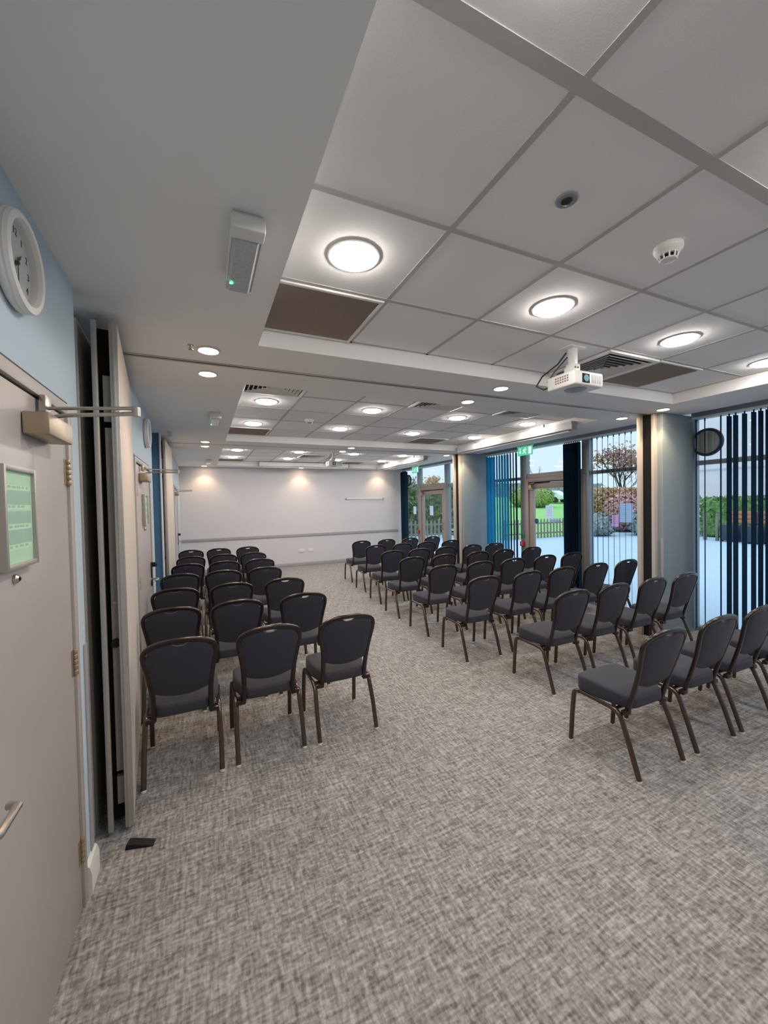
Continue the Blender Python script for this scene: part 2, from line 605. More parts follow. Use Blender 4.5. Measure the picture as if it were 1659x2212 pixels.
def window(n, y0, y1, ya, yb, label):
    """full-height glazed bay: pane / post / door / post / pane"""
    wn = struct('window_%d' % n, label, 'window')
    b = MB()
    bar(b, y0, y1, ZH, ZS + 0.1, 0.045)
    bar(b, y0, y1, -0.01, 0.055, 0.045)
    bar(b, y0, y0 + 0.05, 0.05, ZH)
    bar(b, y1 - 0.05, y1, 0.05, ZH)
    b.build('frame', M['alu'], wn)
    b = MB()
    bar(b, ya - 0.13, ya, 0.05, ZH, 0.05)
    b.build('mullion', M['alu'], wn)
    b = MB()
    bar(b, yb, yb + 0.15, 0.05, ZH, 0.05)
    b.build('mullion', M['alu'], wn)
    b = MB()
    bar(b, y0 + 0.05, ya - 0.13, ZTR - 0.025, ZTR + 0.03)
    b.build('transom', M['alu'], wn)
    b = MB()
    bar(b, ya, yb, 2.03, 2.14)
    b.build('transom', M['alu_warm'], wn)
    b = MB()
    bar(b, yb + 0.15, y1 - 0.05, ZTR - 0.025, ZTR + 0.03)
    b.build('transom', M['alu'], wn)
    for (a, c, z0, z1) in ((y0 + 0.05, ya - 0.13, 0.055, ZTR - 0.025), (y0 + 0.05, ya - 0.13, ZTR + 0.03, ZH), (ya, yb, 2.14, ZH), (yb + 0.15, y1 - 0.05, 0.055, ZTR - 0.025), (yb + 0.15, y1 - 0.05, ZTR + 0.03, ZH)):
        bx(XG - 0.004, XG + 0.004, a, c, z0, z1).build('glass_pane', M['glass'], wn)
    return wn


def glazed_door(n, ya, yb, label):
    d = struct('door_%d' % n, label, 'door')
    fx = XG - 0.055
    b = MB()
    b.box(fx, fx + 0.09, yb - 0.05, yb + 0.06, 0.0, 2.05, bev=0.004)
    b.box(fx, fx + 0.09, ya - 0.06, ya + 0.04, 0.0, 2.05, bev=0.004)
    b.box(fx, fx + 0.09, ya + 0.04, yb - 0.05, 1.985, 2.05, bev=0.004)
    b.build('door_frame', M['alu_warm'], d)
    lx = XG - 0.035
    s = 0.105
    a, c = ya + 0.048, yb - 0.058
    b = MB()
    b.box(lx, lx + 0.05, a, a + s, 0.02, 1.965, bev=0.004)
    b.box(lx, lx + 0.05, c - s, c, 0.02, 1.965, bev=0.004)
    b.box(lx, lx + 0.05, a + s, c - s, 1.86, 1.965, bev=0.004)
    b.box(lx, lx + 0.05, a + s, c - s, 0.02, 0.19, bev=0.004)
    lf = b.build('leaf_frame', M['alu_warm'], d)
    bx(lx + 0.02, lx + 0.028, a + s, c - s, 0.19, 1.86).build('glass_pane', M['glass'], lf)
    bx(lx - 0.012, lx - 0.001, a, c, 1.968, 1.984).build('door_gap', M['dark'], d)
    cl = bx(lx - 0.055, lx - 0.002, c - 0.10, c - 0.03, 1.84, 1.93, bev=0.006).build('closer', M['brasssteel'], d)
    MB().tube([(lx - 0.03, c - 0.06, 1.94), (lx - 0.03, c - 0.20, 1.965), (lx - 0.02, c - 0.5, 1.972)], 0.008).build('closer_arm', M['dark'], cl)
    MB().tube([(lx - 0.045, a + 0.05, 0.95), (lx - 0.045, a + 0.05, 1.13)], 0.010).tube([(lx - 0.045, a + 0.05, 0.97), (lx, a + 0.05, 0.97)], 0.008).tube([(lx - 0.045, a + 0.05, 1.11), (lx, a + 0.05, 1.11)], 0.008).build('pull_handle', M['steel'], d)
    return d


window(1, -0.80, 2.90, 0.60, 1.80, 'tall aluminium window right of the near pillar')
window(2, 3.10, 6.98, 4.46, 5.66, 'tall aluminium window between the two pillars')
window(3, 6.96, 10.70, 8.42, 9.66, 'tall aluminium window beyond the far pillar')
glazed_door(4, 0.60, 1.80, 'glazed aluminium door in the near window')
glazed_door(5, 4.46, 5.66, 'glazed aluminium patio door in the middle window')
glazed_door(6, 8.42, 9.66, 'glazed aluminium patio door in the far window')


# ---------------------------------------------------------------- left doors
def flush_door(n, d0, d1, hinge_hi, label):
    d = struct('door_%d' % n, label, 'door')
    b = MB()
    b.box(-0.62, XL + 0.012, d0 - 0.05, d0 - 0.004, 0, 2.075, bev=0.003)
    b.box(-0.62, XL + 0.012, d1 + 0.004, d1 + 0.05, 0, 2.075, bev=0.003)
    b.box(-0.62, XL + 0.012, d0 - 0.004, d1 + 0.004, 2.032, 2.075, bev=0.003)
    b.build('door_frame', M['doorframe'], d)
    bx(XL - 0.06, XL - 0.003, d0 - 0.003, d1 + 0.003, 2.020, 2.034).build('head_gap_shade', M['dark'], d)  # dark strip in the head gap, standing in for its shadow
    leaf = bx(XL - 0.045, XL + 0.002, d0, d1, 0.008, 2.022, bev=0.002).build('leaf', M['door'], d)
    yh = d1 if hinge_hi else d0
    sg = -1 if hinge_hi else 1
    for zc in (1.80, 1.03, 0.25):
        h = MB()
        for k in range(5):
            z0 = zc - 0.052 + k * 0.0212
            h.lathe([(0.0075, 0), (0.0085, 0.002), (0.0085, 0.018), (0.0075, 0.0195)], 14, c=(XL + 0.009, yh, z0))
        h.box(XL - 0.001, XL + 0.004, yh - 0.03, yh + 0.03, zc - 0.052, zc + 0.052)
        h.build('hinge', M['brasssteel'], d)
    yc = yh + sg * 0.31
    cb = bx(XL + 0.004, XL + 0.072, min(yc - 0.12, yc + 0.12), max(yc - 0.12, yc + 0.12), 1.885, 1.955, bev=0.005).build('closer', M['brasssteel'], d)
    ex, ey = XL + 0.297, yc + sg * 0.06
    a = MB()
    a.tube([(XL + 0.045, yc + 0.02, 1.955), (XL + 0.045, yc + 0.02, 1.966), (XL + 0.08, yc + 0.012, 1.972), (ex, ey, 1.978)], 0.007)
    a.lathe([(0.012, 0), (0.012, 0.03)], 12, c=(ex, ey, 1.970))
    a.build('closer_arm', M['steel'], cb)
    a = MB()
    a.tube([(XL + 0.02, yc - sg * 0.03, 1.995), (ex, ey, 1.997)], 0.006)
    a.box(XL + 0.012, XL + 0.03, yc - sg * 0.03 - 0.03, yc - sg * 0.03 + 0.03, 1.978, 2.035, bev=0.003)
    a.build('closer_arm', M['steel'], cb)
    yk = d0 + 0.075 if hinge_hi else d1 - 0.06
    hd = MB()
    hd.lathe([(0.026, 0.002), (0.026, 0.010)], 20, axis='X', c=(XL, yk, 0.93))
    hd.tube([(XL + 0.01, yk, 0.93), (XL + 0.06, yk, 0.93), (XL + 0.068, yk + sg * -0.012, 0.93), (XL + 0.068, yk - sg * 0.125, 0.93), (XL + 0.05, yk - sg * 0.135, 0.93)] if False else
            [(XL + 0.01, yk, 0.93), (XL + 0.058, yk, 0.93), (XL + 0.066, yk + (0.012 if hinge_hi else -0.012), 0.93), (XL + 0.066, yk + (0.11 if hinge_hi else -0.11), 0.93), (XL + 0.045, yk + (0.12 if hinge_hi else -0.12), 0.93)], 0.010)
    hd.build('lever_handle', M['steel'], d)
    if not hinge_hi:
        p = MB().box(XL + 0.002, XL + 0.012, yk - 0.022, yk + 0.022, 0.86, 1.10, bev=0.002)
        p.build('lock_plate', M['darkmetal'], d)
        MB().lathe([(0.020, 0.012), (0.024, 0.02), (0.024, 0.045), (0.016, 0.055)], 16, axis='X', c=(XL, yk, 1.075)).build('thumb_turn', M['dark'], d)
    return d


flush_door(1, 1.06, 1.985, True, 'grey flush door nearest the viewer, below the near wall clock')
flush_door(2, 3.80, 4.70, False, 'grey flush door beyond the near folding panels')
flush_door(3, 8.62, 9.52, False, 'grey flush door at the far end of the left wall')

# notice frames on the doors
def notice(y0, y1, z0, z1, label, bands):
    t = thing('notice_frame', label, 'notice board', (XL + 0.002, (y0 + y1) / 2, (z0 + z1) / 2), 0, 'door notices')
    hy, hz = (y1 - y0) / 2, (z1 - z0) / 2
    f_ = 0.014
    dp = 0.026
    b = MB()
    b.box(0.001, dp, -hy, -hy + f_, -hz, hz, bev=0.002)
    b.box(0.001, dp, hy - f_, hy, -hz, hz, bev=0.002)
    b.box(0.001, dp, -hy + f_, hy - f_, hz - f_, hz, bev=0.002)
    b.box(0.001, dp, -hy + f_, hy - f_, -hz, -hz + f_, bev=0.002)
    b.build('frame', M['panelframe'], t)
    pp = bx(0.006, 0.016, -hy + f_, hy - f_, -hz + f_, hz - f_).build('notice_paper', M['paper_green'], t)
    if bands:
        W = hy - f_ - 0.01
        b = MB()
        for zc, h in ((0.055, 0.045), (0.0, 0.04), (-0.055, 0.045)):
            b.box(0.0160, 0.0168, -W, W, zc - h / 2 + 0.003, zc + h / 2 - 0.003)
        b.build('notice_block', M['paper_green2'], pp)
        b = MB()
        for zc in (0.083, 0.028, -0.028, -0.084):
            b.box(0.0160, 0.0166, -W, W, zc - 0.007, zc + 0.007)
        b.build('notice_band', M['paper_green3'], pp)
        for zc in (0.085, 0.030, -0.026, -0.082):
            b = MB()
            y = -W + 0.02
            while y < W - 0.03:
                l = random.uniform(0.012, 0.03)
                b.box(0.0166, 0.0170, y, y + l, zc - 0.003, zc + 0.003)
                y += l + random.uniform(0.008, 0.02)
            b.build('printed_line', M['ink'], pp)
    return t


notice(1.355, 1.575, 1.488, 1.775, 'green notice in a silver frame on the nearest grey door', True)
notice(4.14, 4.36, 1.488, 1.775, 'green notice in a silver frame on the grey door beyond the folding panels', True)
for yk, lb in ((1.465, 'small round metal peephole below the notice on the nearest door'), (4.25, 'small round metal peephole below the notice on the second door')):
    t = thing('peephole', lb, 'peephole', (XL + 0.003, yk, 1.455))
    MB().lathe([(0.013, 0), (0.013, 0.006), (0.008, 0.012)], 18, axis='X').build('rim', M['steel'], t)
    MB().lathe([(0.006, 0.010), (0.005, 0.014)], 12, axis='X').build('lens', M['black'], t)


# ---------------------------------------------------------------- wall clocks
def text_mesh(body, size, mtx):
    cu = bpy.data.curves.new('t', 'FONT')
    cu.body = body
    cu.size = size
    cu.align_x = 'CENTER'
    cu.align_y = 'CENTER'
    cu.extrude = 0.0006
    to = bpy.data.objects.new('t', cu)
    C.objects.link(to)
    dg = bpy.context.evaluated_depsgraph_get()
    me = bpy.data.meshes.new_from_object(to.evaluated_get(dg))
    bpy.data.objects.remove(to)
    me.transform(mtx)
    return me


def clock(y, z, label):
    t = thing('wall_clock', label, 'clock', (XL + 0.001, y, z), 0, 'wall clocks')
    Ro = 0.142
    MB().lathe([(Ro - 0.012, 0.0), (Ro - 0.004, 0.006), (Ro, 0.014), (Ro, 0.020), (Ro - 0.003, 0.024), (Ro - 0.001, 0.030), (Ro - 0.005, 0.040), (Ro - 0.014, 0.045), (Ro - 0.024, 0.042), (Ro - 0.030, 0.026), (Ro - 0.031, 0.010)], 56, axis='X', cap1=False).build('rim', M['white_plastic'], t)
    MB().lathe([(Ro - 0.030, 0.004), (Ro - 0.030, 0.012)], 48, axis='X').build('dial', M['dial'], t)
    for h in range(1, 13):
        a = R(90 - 30 * h)
        rot = Matrix(((0, 0, 1, 0), (1, 0, 0, 0), (0, 1, 0, 0), (0, 0, 0, 1)))
        rad = Ro - 0.050
        me = text_mesh(str(h), 0.030, Matrix.Translation((0.0128, rad * math.cos(a), rad * math.sin(a))) @ rot)
        me.materials.clear()
        me.materials.append(M['black_ink'])
        o = bpy.data.objects.new('numeral', me)
        C.objects.link(o)
        o.parent = t

    def hand(name, ang, ln, wd, x):
        b = MB()
        ca, sa = math.cos(R(90 - ang)), math.sin(R(90 - ang))
        d = Vector((0, ca, sa))
        n = Vector((0, -sa, ca))
        pts = [d * -0.016 + n * wd, d * ln * 0.75 + n * wd, d * ln, d * ln * 0.75 - n * wd, d * -0.016 - n * wd]
        b.prism([(p.y, p.z) for p in pts], (x, x + 0.0012), 'X')
        b.build(name, M['black_ink'], t)
    hand('hour_hand', 42, 0.050, 0.0036, 0.0150)
    hand('minute_hand', 180, 0.080, 0.0024, 0.0170)
    MB().lathe([(0.006, 0.012), (0.006, 0.020), (0.003, 0.022)], 16, axis='X').build('hub', M['black_ink'], t)
    MB().lathe([(Ro - 0.028, 0.0285), (Ro - 0.029, 0.0300), (0.001, 0.0305)], 40, axis='X', cap0=False).build('glass_cover', M['clear'], t)
    return t


clock(1.53, 2.385, 'round white wall clock above the nearest grey door')
clock(4.52, 2.385, 'round white wall clock beyond the near folding panels')


# ---------------------------------------------------------------- folding partition panels parked in the pockets
def fold_panel(x, y, ln, rz, label, thick=0.108, detail=True):
    t = thing('folding_panel', label, 'partition panel', (x, y, 0), rz, 'parked folding partition panels')
    z0, z1 = 0.025, 2.575
    # local: panel runs +Y from its near edge, room face at x=0, back face at -thick
    mb_ = MB()
    mb_.box(-0.014, 0.0, 0.03, ln, z0, z1)
    mb_.build('face_sheet', M['panel'], t)
    bx(-thick, -thick + 0.014, 0.03, ln, z0, z1).build('back_sheet', M['seal'], t)
    e = MB()
    e.box(-0.036, 0.001, -0.004, 0.032, z0, z1, bev=0.003)
    e.box(-0.024, -0.012, -0.008, 0.0, z0, z1, bev=0.002)
    e.build('edge_profile', M['panelframe'], t)
    e = MB()
    e.box(-thick - 0.001, -thick + 0.022, -0.004, 0.032, z0, z1, bev=0.003)
    e.build('edge_profile', M['panelframe'], t)
    e = MB()
    e.box(-0.068, -0.036, 0.045, 0.075, 0.30, 2.06)
    e.box(-0.070, -0.036, 0.040, 0.060, 2.09, 2.32)
    e.box(-0.068, -0.036, 0.045, 0.075, 0.13, 0.27)
    e.build('vertical_seal', M['seal'], t)
    bx(-thick + 0.014, -0.014, 0.08, ln, z0 + 0.01, z1 - 0.01).build('core', M['black'], t)
    if detail:
        MB().lathe([(0.021, 0.0), (0.021, 0.022), (0.012, 0.026), (0.008, 0.018)], 20, axis='Y', c=(-0.052, 0.022, 0.965)).build('lock_socket', M['dark'], t)
        MB().lathe([(0.007, 0.0), (0.007, 0.012)], 12, axis='Y', c=(-0.052, 0.036, 1.17)).build('screw_cap', M['panelframe'], t)
    MB().lathe([(0.012, 0), (0.012, 0.045)], 10, c=(-thick / 2, ln * 0.45, z1)).build('hanger_bolt', M['steel'], t)
    return t


fold_panel(-0.366, 2.37, 1.31, R(5.4), 'cream folding partition panel facing the room, nearest to the viewer')
fold_panel(-0.530, 2.37, 1.28, R(3.0), 'cream folding partition panel behind the nearest one, in the dark pocket', detail=False)
fold_panel(-0.440, 6.13, 1.10, R(-0.6), 'cream folding partition panel facing the room in the far pocket')
fold_panel(-0.600, 6.13, 1.10, R(0.0), 'cream folding partition panel hidden behind in the far pocket', detail=False)

# ---------------------------------------------------------------- banquet chairs
def lean(z, x=0.0):
    y = -0.137 - 0.265 * (z - 0.37)
    k = max(0.0, min(1.0, (z - 0.45) / 0.2))
    return y - 0.016 * k * (1 - min(1.0, (abs(x) / 0.2)) ** 2)


def frame_half():
    ctl = [(0.160, 0.355), (0.159, 0.44), (0.160, 0.52), (0.166, 0.60), (0.178, 0.68), (0.190, 0.745), (0.194, 0.785), (0.188, 0.812), (0.172, 0.832), (0.14, 0.850), (0.10, 0.862), (0.05, 0.869), (0.0, 0.871)]
    # smooth by Catmull-Rom
    out = []
    n = len(ctl)
    for i in range(n - 1):
        p0, p1, p2, p3 = ctl[max(i - 1, 0)], ctl[i], ctl[i + 1], ctl[min(i + 2, n - 1)]
        for s in range(3):
            t = s / 3
            q = []
            for k in range(2):
                a, b_, c_, d_ = p0[k], p1[k], p2[k], p3[k]
                q.append(0.5 * (2 * b_ + (c_ - a) * t + (2 * a - 5 * b_ + 4 * c_ - d_) * t * t + (3 * b_ - a - 3 * c_ + d_) * t ** 3))
            out.append(tuple(q))
    out.append(ctl[-1])
    return out


def make_chair():
    t = thing('banquet_chair', 'x', 'chair', (0, 0, 0))
    # seat cushion: stacked rounded outlines
    def outline(g, n=40):
        pts = []
        for k in range(n):
            a = 2 * math.pi * k / n
            ca, sa = math.cos(a), math.sin(a)
            e = 0.30
            x = math.copysign(abs(ca) ** e, ca)
            y = math.copysign(abs(sa) ** e, sa)
            yy = 0.0275 + y * (0.1875 - g)
            k_ = min(1.0, max(0.0, (yy + 0.16) / 0.20))
            wx = 0.166 + 0.041 * (k_ * k_ * (3 - 2 * k_))
            pts.append((x * (wx - g), yy))
        return pts
    b = MB()
    rows = []
    for g, z in ((0.012, 0.374), (0.002, 0.378), (0.0, 0.386), (0.0, 0.452), (0.002, 0.461), (0.007, 0.468), (0.016, 0.472), (0.05, 0.476), (0.12, 0.479)):
        rows.append([(x, y, z - (0.028 * min(1.0, max(0.0, (0.02 - y) / 0.18)) if z > 0.40 else 0.0)) for x, y in outline(g)])
    vs = b.grid(rows, close_u=True)
    b.cap(list(reversed(vs[0])))
    b.cap(vs[-1])
    b.build('seat', M['fabric'], t, smooth=60)
    # back frame
    half = frame_half()
    path = [(-x, lean(z, x), z) for x, z in half] + [(x, lean(z, x), z) for x, z in reversed(half[:-1])]
    MB().tube(path, 0.0155, 0.0120, n=12, up=(0, 1, 0), sq=0.35).build('back_frame', M['bronze_dark'], t, smooth=50)
    # padded back
    def halfw(z):
        for i in range(len(half) - 1):
            if half[i][1] <= z <= half[i + 1][1]:
                a = (z - half[i][1]) / (half[i + 1][1] - half[i][1] + 1e-9)
                return half[i][0] * (1 - a) + half[i + 1][0] * a
        return 0.16 if z < 0.5 else 0.05

    def topz(x):
        ax = abs(x)
        pts = [(0.0, 0.871)] + [(p[0], p[1]) for p in reversed(half) if p[1] > 0.80]
        pts.sort()
        zz = pts[-1][1]
        for i in range(len(pts) - 1):
            if pts[i][0] <= ax <= pts[i + 1][0]:
                a = (ax - pts[i][0]) / (pts[i + 1][0] - pts[i][0] + 1e-9)
                zz = pts[i][1] * (1 - a) + pts[i + 1][1] * a
                break
        return zz - 0.010 - 0.024 * math.exp(-(x / 0.042) ** 4)

    def botz(x):
        return 0.505 + 0.040 * (abs(x) / 0.16) ** 2
    nu, nv = 24, 16
    fr, bk = [], []
    for j in range(nv + 1):
        rf, rb = [], []
        for i in range(nu + 1):
            u = -1 + 2 * i / nu
            zmid = 0.53 + 0.30 * j / nv
            hw = halfw(zmid) - 0.006
            x = u * hw
            if j > nv * 0.7:
                x = u * (hw * (1 - 0.10 * ((j / nv - 0.7) / 0.3) ** 2))
            v = j / nv
            zb, zt = botz(x), topz(x)
            z = zb + (zt - zb) * v
            ed = max(0.0, (1 - u ** 4)) * max(0.0, 1 - (2 * v - 1) ** 6)
            y = lean(z, x)
            rf.append((x, y + 0.010 + 0.022 * ed ** 0.6, z))
            rb.append((x, y - 0.007 - 0.007 * ed ** 0.6, z))
        fr.append(rf)
        bk.append(rb)
    b = MB()
    va = b.grid(fr)
    vb = b.grid(bk)
    def rim(v):
        return v[0][:] + [r_[-1] for r_ in v[1:-1]] + list(reversed(v[-1])) + [r_[0] for r_ in reversed(v[1:-1])]
    ra, rb_ = rim(va), rim(vb)
    n_ = len(ra)
    for i in range(n_):
        b.cap([ra[i], ra[(i + 1) % n_], rb_[(i + 1) % n_], rb_[i]])
    b.build('backrest', M['fabric'], t, smooth=50)
    # legs
    for sx_ in (-1, 1):
        x = 0.212 * sx_
        xb = 0.207 * sx_
        front = [(x, 0.235, 0.012), (x, 0.222, 0.20), (xb, 0.213, 0.325), (xb, 0.206, 0.348), (xb, 0.190, 0.362), (xb, 0.165, 0.366)]
        rear = [(x, -0.235, 0.012), (x, -0.178, 0.185), (xb, -0.128, 0.315), (xb, -0.112, 0.343), (xb, -0.090, 0.358), (xb, -0.060, 0.362)]
        for pth in (front, rear):
            leg = MB().tube(pth, 0.0150, 0.0130, n=12, up=(0, 1, 0), sq=0.3).build('leg', M['bronze'], t, smooth=50)
            fx_, fy_ = pth[0][0], pth[0][1]
            MB().lathe([(0.011, 0.0), (0.0155, 0.002), (0.0155, 0.010), (0.0125, 0.016)], 14, c=(fx_, fy_, 0)).build('foot_glide', M['glide'], leg)
        MB().tube([(xb, 0.170, 0.366), (xb, 0.05, 0.364), (xb, -0.065, 0.362)], 0.0125, 0.0105, n=10, up=(1, 0, 0), sq=0.3).build('side_rail', M['bronze'], t)
        MB().box(min(0.150 * sx_, 0.205 * sx_), max(0.150 * sx_, 0.205 * sx_), -0.150, -0.118, 0.345, 0.372, bev=0.004).build('bracket', M['bronze_dark'], t)
    for yy in (0.14, -0.08):
        MB().tube([(-0.207, yy, 0.362), (0.207, yy, 0.362)], 0.010, n=8).build('cross_bar', M['bronze_dark'], t)
    return t


chair0 = make_chair()
ORD = ['first', 'second', 'third', 'fourth', 'fifth', 'sixth', 'seventh', 'eighth']
left_rows = [
    (2.61, (-0.145, 0.37, 0.90)), (3.44, (-0.243, 0.235, 0.79)), (4.26, (-0.262, 0.25, 0.78)), (5.15, (-0.262, 0.21, 0.69)),
    (6.00, (-0.205, 0.256, 0.735)), (6.88, (-0.19, 0.28, 0.75)), (7.92, (-0.21, 0.25, 0.76))]
right_rows = [
    (1.41, (2.47, 3.05, 3.58, 4.12)), (2.38, (2.86, 3.40, 3.96, 4.49)), (3.26, (2.63, 3.22, 3.74, 4.31, 4.87)), (4.10, (2.67, 3.24, 3.79, 4.37, 4.90)),
    (4.94, (2.70, 3.24, 3.86, 4.36, 4.96)), (5.79, (2.80, 3.30, 3.83, 4.39, 4.90)), (6.73, (2.90, 3.46, 4.00, 4.56)), (7.70, (3.00, 3.58, 4.15, 4.72))]
first = True
for ri, (yh, xs) in enumerate(left_rows):
    for ci, x in enumerate(xs):
        lb = 'charcoal banquet chair, %s seat of the %s row from the viewer, left block' % (['wall-side', 'middle', 'aisle-side'][ci], ORD[ri])
        yaw = random.uniform(-1.2, 1.2)
        if first:
            chair0.location = (x, yh + 0.28, 0)
            chair0['label'] = lb
            chair0['group'] = 'chairs in the left block'
            first = False
        else:
            dup(chair0, (x, yh + 0.28 + random.uniform(-0.01, 0.01), 0), R(yaw), lb, 'chairs in the left block')
for ri, (yh, xs) in enumerate(right_rows):
    for ci, x in enumerate(xs):
        lb = 'charcoal banquet chair, %s seat from the aisle, %s row from the viewer, right block' % (ORD[ci], ORD[ri])
        dup(chair0, (x, yh + 0.28, 0), R(random.uniform(-1.0, 1.0)), lb, 'chairs in the right block')


# ---------------------------------------------------------------- ceiling lights
def led_light(x, y, label, first_=[None]):
    if first_[0] is None:
        t = thing('ceiling_light', label, 'ceiling light', (x, y, ZT), 0, 'round white ceiling lights')
        MB().lathe([(0.108, 0.0), (0.115, -0.003), (0.115, -0.006), (0.108, -0.008), (0.103, -0.006)], 40, cap0=False, cap1=False).build('rim', M['white_plastic'], t)
        MB().lathe([(0.104, -0.006), (0.100, -0.011), (0.090, -0.018), (0.070, -0.024), (0.04, -0.028), (0.004, -0.029)], 40, cap0=False).build('diffuser', M['led'], t)
        first_[0] = t
        return t
    return dup(first_[0], (x, y, ZT), 0, label)


COLN = ['leftmost', 'second from left', 'third from left', 'rightmost']
LX = [TX0 + 0.3 + 1.2 * i for i in range(4)]
for row, (yy, nm) in enumerate(((0.45, 'overhead row of the near bay'), (1.66, 'row of the near bay'), (4.30, 'nearer row of the middle bay'), (5.50, 'farther row of the middle bay'), (8.15, 'nearer row of the far bay'), (9.35, 'farther row of the far bay'))):
    for i, x in enumerate(LX):
        led_light(x, yy, 'round white ceiling light, %s in the %s' % (COLN[i], nm))


def warm_light(x, y, label, first_=[None]):
    if first_[0] is None:
        t = thing('downlight', label, 'downlight', (x, y, ZS), 0, 'small warm downlights')
        MB().lathe([(0.060, 0.0), (0.070, -0.003), (0.070, -0.006), (0.060, -0.008), (0.056, -0.005)], 32, cap0=False, cap1=False).build('rim', M['white_plastic'], t)
        MB().lathe([(0.057, -0.004), (0.05, -0.008), (0.003, -0.011)], 32, cap0=False).build('diffuser', M['warmled'], t)
        first_[0] = t
    else:
        t = dup(first_[0], (x, y, ZS), 0, label)
        return t
    ld = bpy.data.lights.new('downlight_beam', 'SPOT')
    ld.energy = WARM_SPOT
    ld.color = (1.0, 0.70, 0.42)
    ld.spot_size = R(115)
    ld.spot_blend = 0.6
    ld.shadow_soft_size = 0.04
    lo = bpy.data.objects.new('downlight_beam', ld)
    C.objects.link(lo)
    lo.location = (0, 0, -0.02)
    lo.parent = t
    return t


SIDE = [(0.06, 'left'), (2.40, 'centre'), (4.70, 'right')]
for yy, nm in ((-0.63, 'overhead behind the viewer'), (2.74, 'before the near ceiling track'), (3.22, 'just beyond the near ceiling track'), (6.58, 'before the far ceiling track'), (7.06, 'just beyond the far ceiling track'), (10.46, 'close to the far wall')):
    for x, sd in (SIDE if yy > 0 else SIDE[:1]):
        warm_light(x, yy, 'small warm downlight on the %s of the soffit %s' % (sd, nm))


# ---------------------------------------------------------------- ceiling fittings
def diffuser(x0, y0, label, first_=[None]):
    if first_[0] is not None:
        return dup(first_[0], (x0 + 0.3, y0 + 0.3, ZT), 0, label)
    t = thing('air_vent', label, 'air vent', (x0 + 0.3, y0 + 0.3, ZT), 0, 'square louvred air vents')
    b = MB()
    b.box(-0.29, 0.29, -0.29, -0.255, -0.018, 0.0, bev=0.003)
    b.box(-0.29, 0.29, 0.255, 0.29, -0.018, 0.0, bev=0.003)
    b.box(-0.29, -0.255, -0.255, 0.255, -0.018, 0.0, bev=0.003)
    b.box(0.255, 0.29, -0.255, 0.255, -0.018, 0.0, bev=0.003)
    b.build('frame', M['white_plastic'], t)
    bx(-0.256, 0.256, -0.256, 0.256, -0.0015, 0.0).build('backing', M['black'], t)
    for k in range(6):
        s1 = 0.235 - k * 0.038
        s0 = s1 - 0.016
        b = MB()
        lo, hi = -0.024, -0.006
        rows = [[(-s1, -s1, lo), (s1, -s1, lo), (s1, s1, lo), (-s1, s1, lo)], [(-s0, -s0, hi), (s0, -s0, hi), (s0, s0, hi), (-s0, s0, hi)],
                [(-s0 + .003, -s0 + .003, hi), (s0 - .003, -s0 + .003, hi), (s0 - .003, s0 - .003, hi), (-s0 + .003, s0 - .003, hi)], [(-s1 + .003, -s1 + .003, lo), (s1 - .003, -s1 + .003, lo), (s1 - .003, s1 - .003, lo), (-s1 + .003, s1 - .003, lo)]]
        b.grid(rows, close_u=True, close_v=True)
        b.build('louvre', M['white_plastic'], t)
    first_[0] = t
    return t


diffuser(2.737, 1.95, 'square louvred air vent behind the near projector')
diffuser(0.337, 3.40, 'square louvred air vent at the left of the middle bay')
diffuser(2.137, 3.40, 'square louvred air vent in the centre of the middle bay')
diffuser(3.337, 3.40, 'square louvred air vent at the right of the middle bay')
diffuser(1.98, 8.46, 'square louvred air vent beside the far projector')


def mesh_grille(x0, y0, label, first_=[None]):
    if first_[0] is not None:
        return dup(first_[0], (x0 + 0.3, y0 + 0.3, ZT), 0, label)
    t = thing('return_grille', label, 'air grille', (x0 + 0.3, y0 + 0.3, ZT), 0, 'brown mesh ceiling grilles')
    b = MB()
    b.box(-0.288, 0.288, -0.288, -0.268, -0.012, 0.0, bev=0.002)
    b.box(-0.288, 0.288, 0.268, 0.288, -0.012, 0.0, bev=0.002)
    b.box(-0.288, -0.268, -0.268, 0.268, -0.012, 0.0, bev=0.002)
    b.box(0.268, 0.288, -0.268, 0.268, -0.012, 0.0, bev=0.002)
    b.build('frame', M['skirting'], t)
    b = MB()
    b.box(-0.268, 0.268, -0.268, 0.268, -0.006, -0.0005)
    b.build('mesh_panel', M['brown_mesh'], t)
    first_[0] = t
    return t


for i, yy in enumerate((1.95, 5.80, 9.65)):
    nm = ['near', 'middle', 'far'][i]
    mesh_grille(0.337, yy, 'brown mesh ceiling grille at the left of the %s bay' % nm)
    mesh_grille(3.337, yy, 'brown mesh ceiling grille at the right of the %s bay' % nm)


def smoke(x, y, label, first_=[None]):
    if first_[0] is not None:
        return dup(first_[0], (x, y, ZT), 0, label)
    t = thing('smoke_detector', label, 'smoke detector', (x, y, ZT), 0, 'smoke detectors')
    MB().lathe([(0.055, 0.0), (0.056, -0.012), (0.054, -0.020), (0.050, -0.024), (0.046, -0.032), (0.036, -0.040)], 36).build('base', M['white_plastic'], t)
    MB().lathe([(0.026, -0.036), (0.026, -0.058)], 24).build('chamber', M['black'], t)
    b = MB()
    for k in range(10):
        a = 2 * math.pi * k / 10
        c_, s_ = math.cos(a), math.sin(a)
        b.tube([(0.037 * c_, 0.037 * s_, -0.036), (0.031 * c_, 0.031 * s_, -0.058)], 0.0038, n=6)
    b.build('rib', M['white_plastic'], t)
    MB().lathe([(0.033, -0.056), (0.030, -0.061), (0.012, -0.064)], 28).build('cap', M['white_plastic'], t)
    first_[0] = t
    return t


smoke(1.877, 1.07, 'white smoke detector on the near tiled bay')
smoke(1.277, 5.05, 'white smoke detector on the middle tiled bay')

